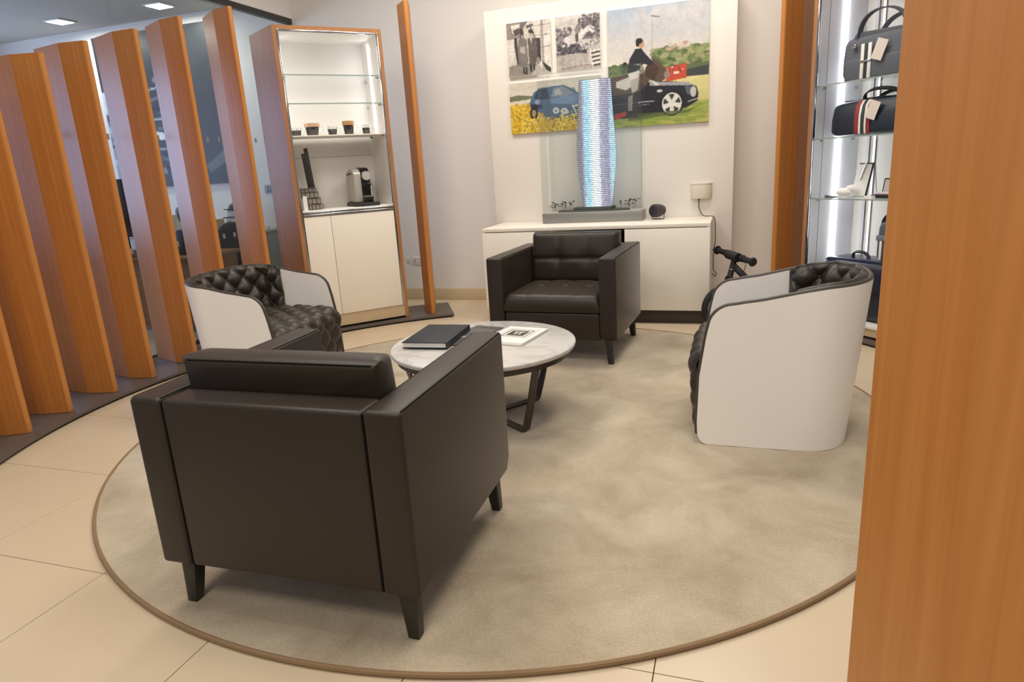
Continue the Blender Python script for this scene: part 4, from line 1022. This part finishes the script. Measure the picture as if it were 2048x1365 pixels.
def lie(o, mat): return o
b1 = thing('weekend_bag', 'grey canvas weekend bag with white-striped strap on the upper glass shelf', 'bag', in_rc(.45, .2, 1.673), raz)
softbox(.60, .25, .27, .35).build('body', GREYC, b1, smooth=True, angle=60)
MB().box(-.25, .27, -.13, -.1, .0, .13).build('front_pocket', GREYC, b1, bevel=.012, seg=3)
MB().prism_y([(-.27, .2), (-.1, .215), (.28, .215), (.28, .27), (-.2, .29)], -.095, -.04).build('flap', GREYL, b1, bevel=.008)
for x, mt in ((-.115, WHT), (-.09, GRNB), (-.065, WHT)): MB().box(x - .012, x + .012, -.137, -.128, 0.005, .21).build('stripe', mt, b1, bevel=.002)
MB().box(-.13, -.05, -.141, -.136, .1, .112).build('buckle', CHROME, b1, bevel=.002)
strap_arc(-.19, .14, -.08, .2, .40, .02, GREYL, 'handle', b1, -.02); strap_arc(-.15, .18, .06, .2, .38, .02, GREYL, 'handle', b1, .02)
MB().box(-.20, -.165, -.137, -.125, .19, .215).build('ring', CHROME, b1, bevel=.003); bag_tag(b1, .03, -.142, .215, .12, .07, .35, TAGM)
MB().box(-.305, -.285, -.06, .06, .02, .12).build('end_patch', plain('pale_patch', '#c9cbd3', .6), b1, bevel=.008)
b2 = thing('duffel_bag', 'navy leather duffel with red and white bands on the middle glass shelf', 'bag', in_rc(.42, .2, 1.333), raz)
softbox(.66, .26, .225, .5, .008).build('body', NAVYL, b2, smooth=True, angle=60)
for x, mt, w_ in ((-.098, REDB, .016), (-.075, WHT, .008), (-.055, GRNB, .014), (-.036, WHT, .008), (-.015, REDB, .014)):
    m = MB(); pts = [(x, -.129, .012), (x, -.1335, .06), (x, -.134, .12), (x, -.125, .18), (x, -.1, .215), (x, -.05, .231)]
    m.grid([[(x - w_, p_[1], p_[2]) for p_ in pts], [(x + w_, p_[1], p_[2]) for p_ in pts]]); m.grid([[(x - w_, p_[1] + .006, p_[2] - .004) for p_ in pts], [(x + w_, p_[1] + .006, p_[2] - .004) for p_ in pts]])
    m.build('band', mt, b2, smooth=True)
strap_arc(-.1, .16, -.06, .2, .275, .014, BLACK, 'handle', b2, -.05); strap_arc(-.1, .16, .06, .2, .27, .014, BLACK, 'handle', b2, .03)
bag_tag(b2, .04, -.14, .2, .11, .07, .35, TAGM); MB().tube([(-.3, 0, .226), (.3, 0, .226)], .004, 6).build('zip', BLACK, b2)
# desk accessories on the lower glass shelf
nb = thing('notepad', 'white notepad propped in a black stand with a silver pen clipped on', 'notepad', in_rc(.245, .24, .935), raz)
s = MB().box(-.055, .055, -.006, .006, 0, .225).build('stand_back', BLACK, nb, bevel=.003); s.rotation_euler = (-.25, 0, 0)
s = MB().box(-.052, .048, -.016, -.007, 0, .212).build('pad', PAPER, nb); s.rotation_euler = (-.25, 0, 0)
s = MB().tube([(-.004, -.022, .11), (.016, -.022, .235)], .006, 8).build('pen', STEEL, nb, smooth=True); s.rotation_euler = (-.25, 0, 0)
MB().tube([(.05, .055, .225), (.075, .04, .21), (.04, .12, .005)], .002, 5).build('prop', BLACK, nb)
cs = thing('display_cushion', 'small white display cushion lying on the lower glass shelf', 'cushion', in_rc(.185, .17, .935), raz)
MB().sphere((0, 0, .03), .03, 16, 8, (2.0, 1.4, 1)).build('pad', plain('pad_white', '#e4e2dc', .7), cs, smooth=True); MB().sphere((.04, .02, .05), .03, 16, 8, (1.4, 1.2, 1)).build('pad', plain('pad_white', '#e4e2dc', .7), cs, smooth=True)
for k, (x, y, lab) in enumerate(((.085, .13, 'dark key fob leftmost on the lower glass shelf'), (.135, .09, 'dark metal key ring in front of the white cushion'), (.19, .07, 'dark oval cuff holder at the shelf front edge'))):
    kf = thing('key_fob', lab, 'key fob', in_rc(x, y, .935), raz + .5 * k, 'small accessories on the lower glass shelf')
    MB().box(-.022, .022, -.012, .012, 0, .010).build('body', plain('fob_dark', '#3e3f48', .3), kf, bevel=.004, seg=3)
    MB().tube([(.03 + .014 * math.cos(2 * PI * i / 16), .014 * math.sin(2 * PI * i / 16), .004) for i in range(16)], .0024, 6, True).build('ring', STEEL, kf, smooth=True)
    MB().box(-.012, .008, -.006, .006, .010, .014).build('button_pad', STEEL, kf, bevel=.002)
jb = thing('gift_box', 'open black presentation box at the right of the lower glass shelf', 'box', in_rc(.50, .16, .935), raz)
MB().box(-.07, .07, -.05, .05, 0, .022).build('tray', BLACK, jb, bevel=.003); s = MB().box(-.06, .06, -.004, .004, 0, .10).build('lid', BLACK, jb, bevel=.003); s.location = (0, .046, .022); s.rotation_euler = (-.2, 0, 0)
s = MB().box(-.05, .05, -.0055, -.0042, .012, .09).build('lid_lining', plain('lid_lining', '#bdb6b2', .6), jb); s.location = (0, .046, .022); s.rotation_euler = (-.2, 0, 0)
MB().box(-.05, .05, -.035, .03, .022, .036).build('inset', plain('pale_inset', '#cfc3c6', .6), jb, bevel=.003)
MB().box(-.085, -.03, -.085, -.052, 0, .016).build('card', PAPER, jb)
# lower bags
b3 = thing('travel_case', 'large dark navy travel case standing on the cabinet floor', 'bag', in_rc(.42, .2, .126), raz)
softbox(.66, .30, .39, .1).build('body', plain('navy_case', '#1a2030', .4), b3, smooth=True, angle=60)
MB().prism_y([(-.31, .375), (-.28, .40), (.05, .408), (.29, .40), (.3, .375)], -.1, .1).build('lid', plain('lid_navy', '#232a44', .3), b3, bevel=.01, seg=3)
MB().box(-.31, .31, -.156, -.146, .20, .208).build('seam', BLACK, b3)
strap_arc(-.12, 0, -.04, .40, .45, .012, BLACK, 'handle', b3, -.02)
MB().box(.02, .1, -.165, -.15, .30, .34).build('clasp', plain('clasp_pale', '#b9bbc2', .4), b3, bevel=.008)
b4 = thing('backpack', 'small grey backpack with white stripes standing on the travel case', 'bag', in_rc(.60, .17, .5365), raz)
softbox(.19, .15, .25, .4).build('body', plain('pack_grey', '#4c5563', .6), b4, smooth=True, angle=60)
for x in (-.05, -.02, .01): MB().box(x - .008, x + .008, -.083, -.074, .01, .13).build('stripe', WHT if x != -.02 else GRNB, b4, bevel=.002)
MB().box(-.085, .085, -.085, -.07, .13, .165).build('front_flap', plain('pack_flap', '#6d7684', .6), b4, bevel=.005)
strap_arc(-.09, .05, -.02, .2, .30, .014, BLACK, 'handle', b4)

# ================================================================== OFFICE BEYOND THE GLASS
def downlight(loc, label):
    t = thing('downlight', label, 'ceiling light', loc, 0, 'office ceiling lights')
    MB().box(-.11, .11, -.11, .11, -.012, 0).build('trim', plain('light_trim', '#d8d8d6', .5), t, bevel=.004)
    MB().box(-.085, .085, -.085, .085, -.016, -.0125).build('lens', emit('office_light', '#fffdf6', 14), t)
    l = bpy.data.lights.new('downlight_lamp', 'AREA'); l.energy = 14; l.size = .2; l.color = (1, .97, .9)
    o = bpy.data.objects.new('downlight_lamp', l); COL.objects.link(o); o.parent = t; o.location = (0, 0, -.03)
downlight((-6.637, 5.632, 2.985), 'lit square ceiling light at the far left of the office')
downlight((-5.363, 5.662, 2.985), 'lit square ceiling light nearer the back wall corner of the office')
p = Paint(1.55, 1.61, 150, '#2b2d30'); p.vgrad([(0, '#3b3e40'), (.3, '#2c2e31'), (1, '#2a2d33')])
p.speck(.0, .35, .05, .5, 26, .07, ['#1c1d22', '#3a3d42', '#24252a'], .6); p.poly([(0, .35), (.2, .3), (.16, .45), (0, .5)], '#b9bdc2'); p.poly([(0, .5), (.25, .46), (.3, .6), (0, .7)], '#6b7078'); p.poly([(0, .72), (.22, .7), (.2, .95), (0, .97)], '#83888f'); p.speck(0, .3, .5, 1, 50, .03, ['#c4c8cc', '#4d5157', '#15161a', '#8d9298'], .6)
for k in range(9): p.line(.32, .38 + .06 * k, .62, .34 + .07 * k, .006 + .004 * (k % 3), ['#c9ccd0', '#77797e', '#101114'][k % 3], .8)
p.poly([(.36, .62), (.58, .66), (.58, .7), (.36, .68)], '#dcdee0'); p.speck(.3, .65, .3, .95, 60, .02, ['#0f1013', '#55585d', '#a9acb0', '#1b1c20'], .6)
p.ell(.69, .22, .025, .03, '#8b8d8d', .8); p.ell(.70, .32, .02, .025, '#a5a7a6', .7); p.ell(.74, .47, .018, .018, '#b5b6b4', .8); p.poly([(.82, .88), (1, .78), (1, .86), (.84, .93)], '#6a6d70', .8); p.noise(.015)
ps = thing('wall_poster', 'large black and white close-up poster on the office wall', 'poster', (-5.965, WV, 1.278))
MB().box(-.775, .775, -.02, 0, 0, 1.61).build('board', BLACK, ps); p.mesh('print', lambda x, y: (-.775 + 1.55 * x, -.0206, 1.61 * (1 - y)), ps)
dk = thing('office_desk', 'brown wooden office desk behind the glass and fins', 'desk', (-5.5, 4.75, 0))
MB().box(-1.3, 1.18, -.28, .30, .655, .685).build('desktop', DESKW, dk, bevel=.003)
MB().box(-1.2, 1.1, -.2, -.18, .05, .655).build('front_panel', DESKW, dk)
for x in (-1.25, 1.1): MB().box(x, x + .03, -.24, .27, 0, .655).build('side_panel', DESKW, dk)
mo = thing('monitor', 'large black monitor seen between the fins', 'monitor', (-5.38, 4.75, .686), .05)
MB().box(-.3, .3, -.02, .02, .16, .68).build('screen', BLACKG, mo, bevel=.004); MB().box(-.03, .03, 0, .03, .01, .2).build('neck', BLACK, mo); MB().box(-.13, .13, -.08, .1, 0, .012).build('foot', STEEL, mo, bevel=.003)
la = thing('desk_tray', 'grey paper tray with a crumpled paper under the monitor', 'tray', (-5.22, 4.58, .686))
for z in (0, .05): MB().box(-.14, .14, -.09, .09, z, z + .008).build('shelf', STEEL, la)
for x in (-.135, .13): MB().box(x, x + .006, -.085, .085, 0, .058).build('side', STEEL, la)
MB().sphere((.0, 0, .085), .03, 8, 5, (2, 1.2, .9)).build('crumpled_paper', plain('pink_paper', '#a98f88', .8), la)
lp = thing('desk_lamp', 'white cone-shaded lamp standing on the office desk', 'lamp', (-4.80, 4.80, .686))
MB().lathe([(.05, 0), (.05, .01), (.008, .014), (.008, .2)], 20).build('base', BLACK, lp, smooth=True)
MB().lathe([(.02, .34), (.06, .19), (.056, .19), (.017, .338)], 24).build('shade', plain('lamp_shade', '#d9d6ce', .6), lp, smooth=True)
dc = thing('pen_holder', 'tall black desk caddy beside the white lamp', 'desk caddy', (-4.63, 4.70, .686))
MB().box(-.045, .045, -.05, .05, 0, .2).build('body', BLACK, dc, bevel=.006); MB().box(-.04, .04, -.04, .04, .2, .215).build('lid', plain('caddy_lid', '#2b2c2c', .5), dc, bevel=.004)
MB().box(.05, .075, -.03, .02, 0, .09).build('white_note', PAPER, dc)
cr_ = thing('credenza', 'pale low credenza along the office wall', 'cabinet', (-5.35, 5.78, 0))
MB().box(-1.0, .75, -.22, .28, .05, .76).build('body', plain('credenza_grey', '#9a9a94', .5), cr_, bevel=.003); MB().box(-1.02, .77, -.24, .28, .76, .785).build('top', plain('credenza_top', '#b8b2a4', .5), cr_, bevel=.003); MB().box(-.95, .7, -.18, .25, 0, .05).build('plinth', BLACK, cr_)
for x in (-.42, .17): MB().box(x - .002, x + .002, -.2215, -.2185, .06, .75).build('door_gap', BLACK, cr_)
bs = thing('book_stack', 'short stack of tan books on the credenza', 'books', (-5.62, 5.72, .786))
for k in range(4): MB().box(-.13 + .01 * k, .13, -.09, .09, .03 * k, .03 * k + .027).build('book', plain(['tan_book', 'cream_book'][k % 2], ['#b48a56', '#d1bb8e'][k % 2], .6), bs, bevel=.002)
fg = thing('figurine', 'small grey and tan ornament on the tan books', 'ornament', (-5.62, 5.72, .905))
MB().box(-.1, .1, -.06, .06, 0, .03).build('foot', BLACK, fg, bevel=.004); MB().sphere((-.03, 0, .09), .04, 10, 6, (.8, .8, 1.6)).build('figure', plain('orn_grey', '#8b8d88', .6), fg, smooth=True); MB().sphere((.05, 0, .08), .035, 10, 6, (.8, .8, 1.5)).build('figure', plain('orn_tan', '#b59b72', .6), fg, smooth=True)
cbx = thing('carton', 'small beige carton with a red mark on the credenza', 'box', (-5.165, 5.66, .786))
MB().box(-.09, .09, -.07, .07, 0, .13).build('carton_body', plain('carton', '#cbb28e', .7), cbx, bevel=.002); MB().box(-.02, .04, -.0712, -.0702, .07, .115).build('red_mark', plain('red_mark', '#b04a3c', .6), cbx); MB().box(-.095, .095, -.075, .075, .128, .134).build('lid', plain('carton_lid', '#d9c29d', .7), cbx)
fs = thing('folded_linen', 'stack of folded white cloth with black ties on the credenza', 'cloth', (-4.93, 5.80, .786))
for k in range(3): softbox(.26 - .02 * k, .18, .08, .1).build('fold', plain('white_linen', '#d7d3c8', .8), fs, smooth=True).location = (0, 0, .07 * k)
MB().tube([(-.12, -.092, .03), (-.05, -.098, .10), (.02, -.098, .05), (.1, -.094, .12)], .004, 6).build('tie', BLACK, fs); MB().box(-.13, .13, -.094, -.088, .135, .147).build('band', BLACK, fs)
cp = thing('cap', 'dark cap lying on the folded white cloth', 'cap', (-4.93, 5.80, 1.010))
MB().lathe([(.001, .07), (.05, .062), (.09, .035), (.1, .0)], 20).build('crown', plain('cap_dark', '#33363a', .8), cp, smooth=True); MB().prism([(-.1, -.02), (-.09, -.12), (0, -.16), (.09, -.12), (.1, -.02)], -.002, .006).build('brim', plain('cap_dark', '#33363a', .8), cp, bevel=.002)
och = thing('office_chair', 'black office chair behind the glass between two fins', 'chair', (-4.62, 5.28, 0), .5)
MB().sphere((0, .06, .70), .17, 16, 10, (1.05, .35, 1.25)).build('backrest', plain('chair_black', '#202224', .8), och, smooth=True); MB().box(-.2, .2, -.26, .1, .44, .50).build('seat', plain('chair_black', '#202224', .8), och, bevel=.02, seg=3)
MB().tube([(0, -.05, .1), (0, -.05, .44)], .025, 10).build('gas_lift', BLACK, och); MB().box(-.03, .03, .06, .09, .45, .62).build('back_bar', BLACK, och)
for k in range(5): a = 2 * PI * k / 5; MB().tube([(0, -.05, .1), (.25 * math.cos(a), -.05 + .25 * math.sin(a), .055), (.26 * math.cos(a), -.05 + .26 * math.sin(a), .003)], .017, 8).build('leg', BLACK, och, smooth=True)
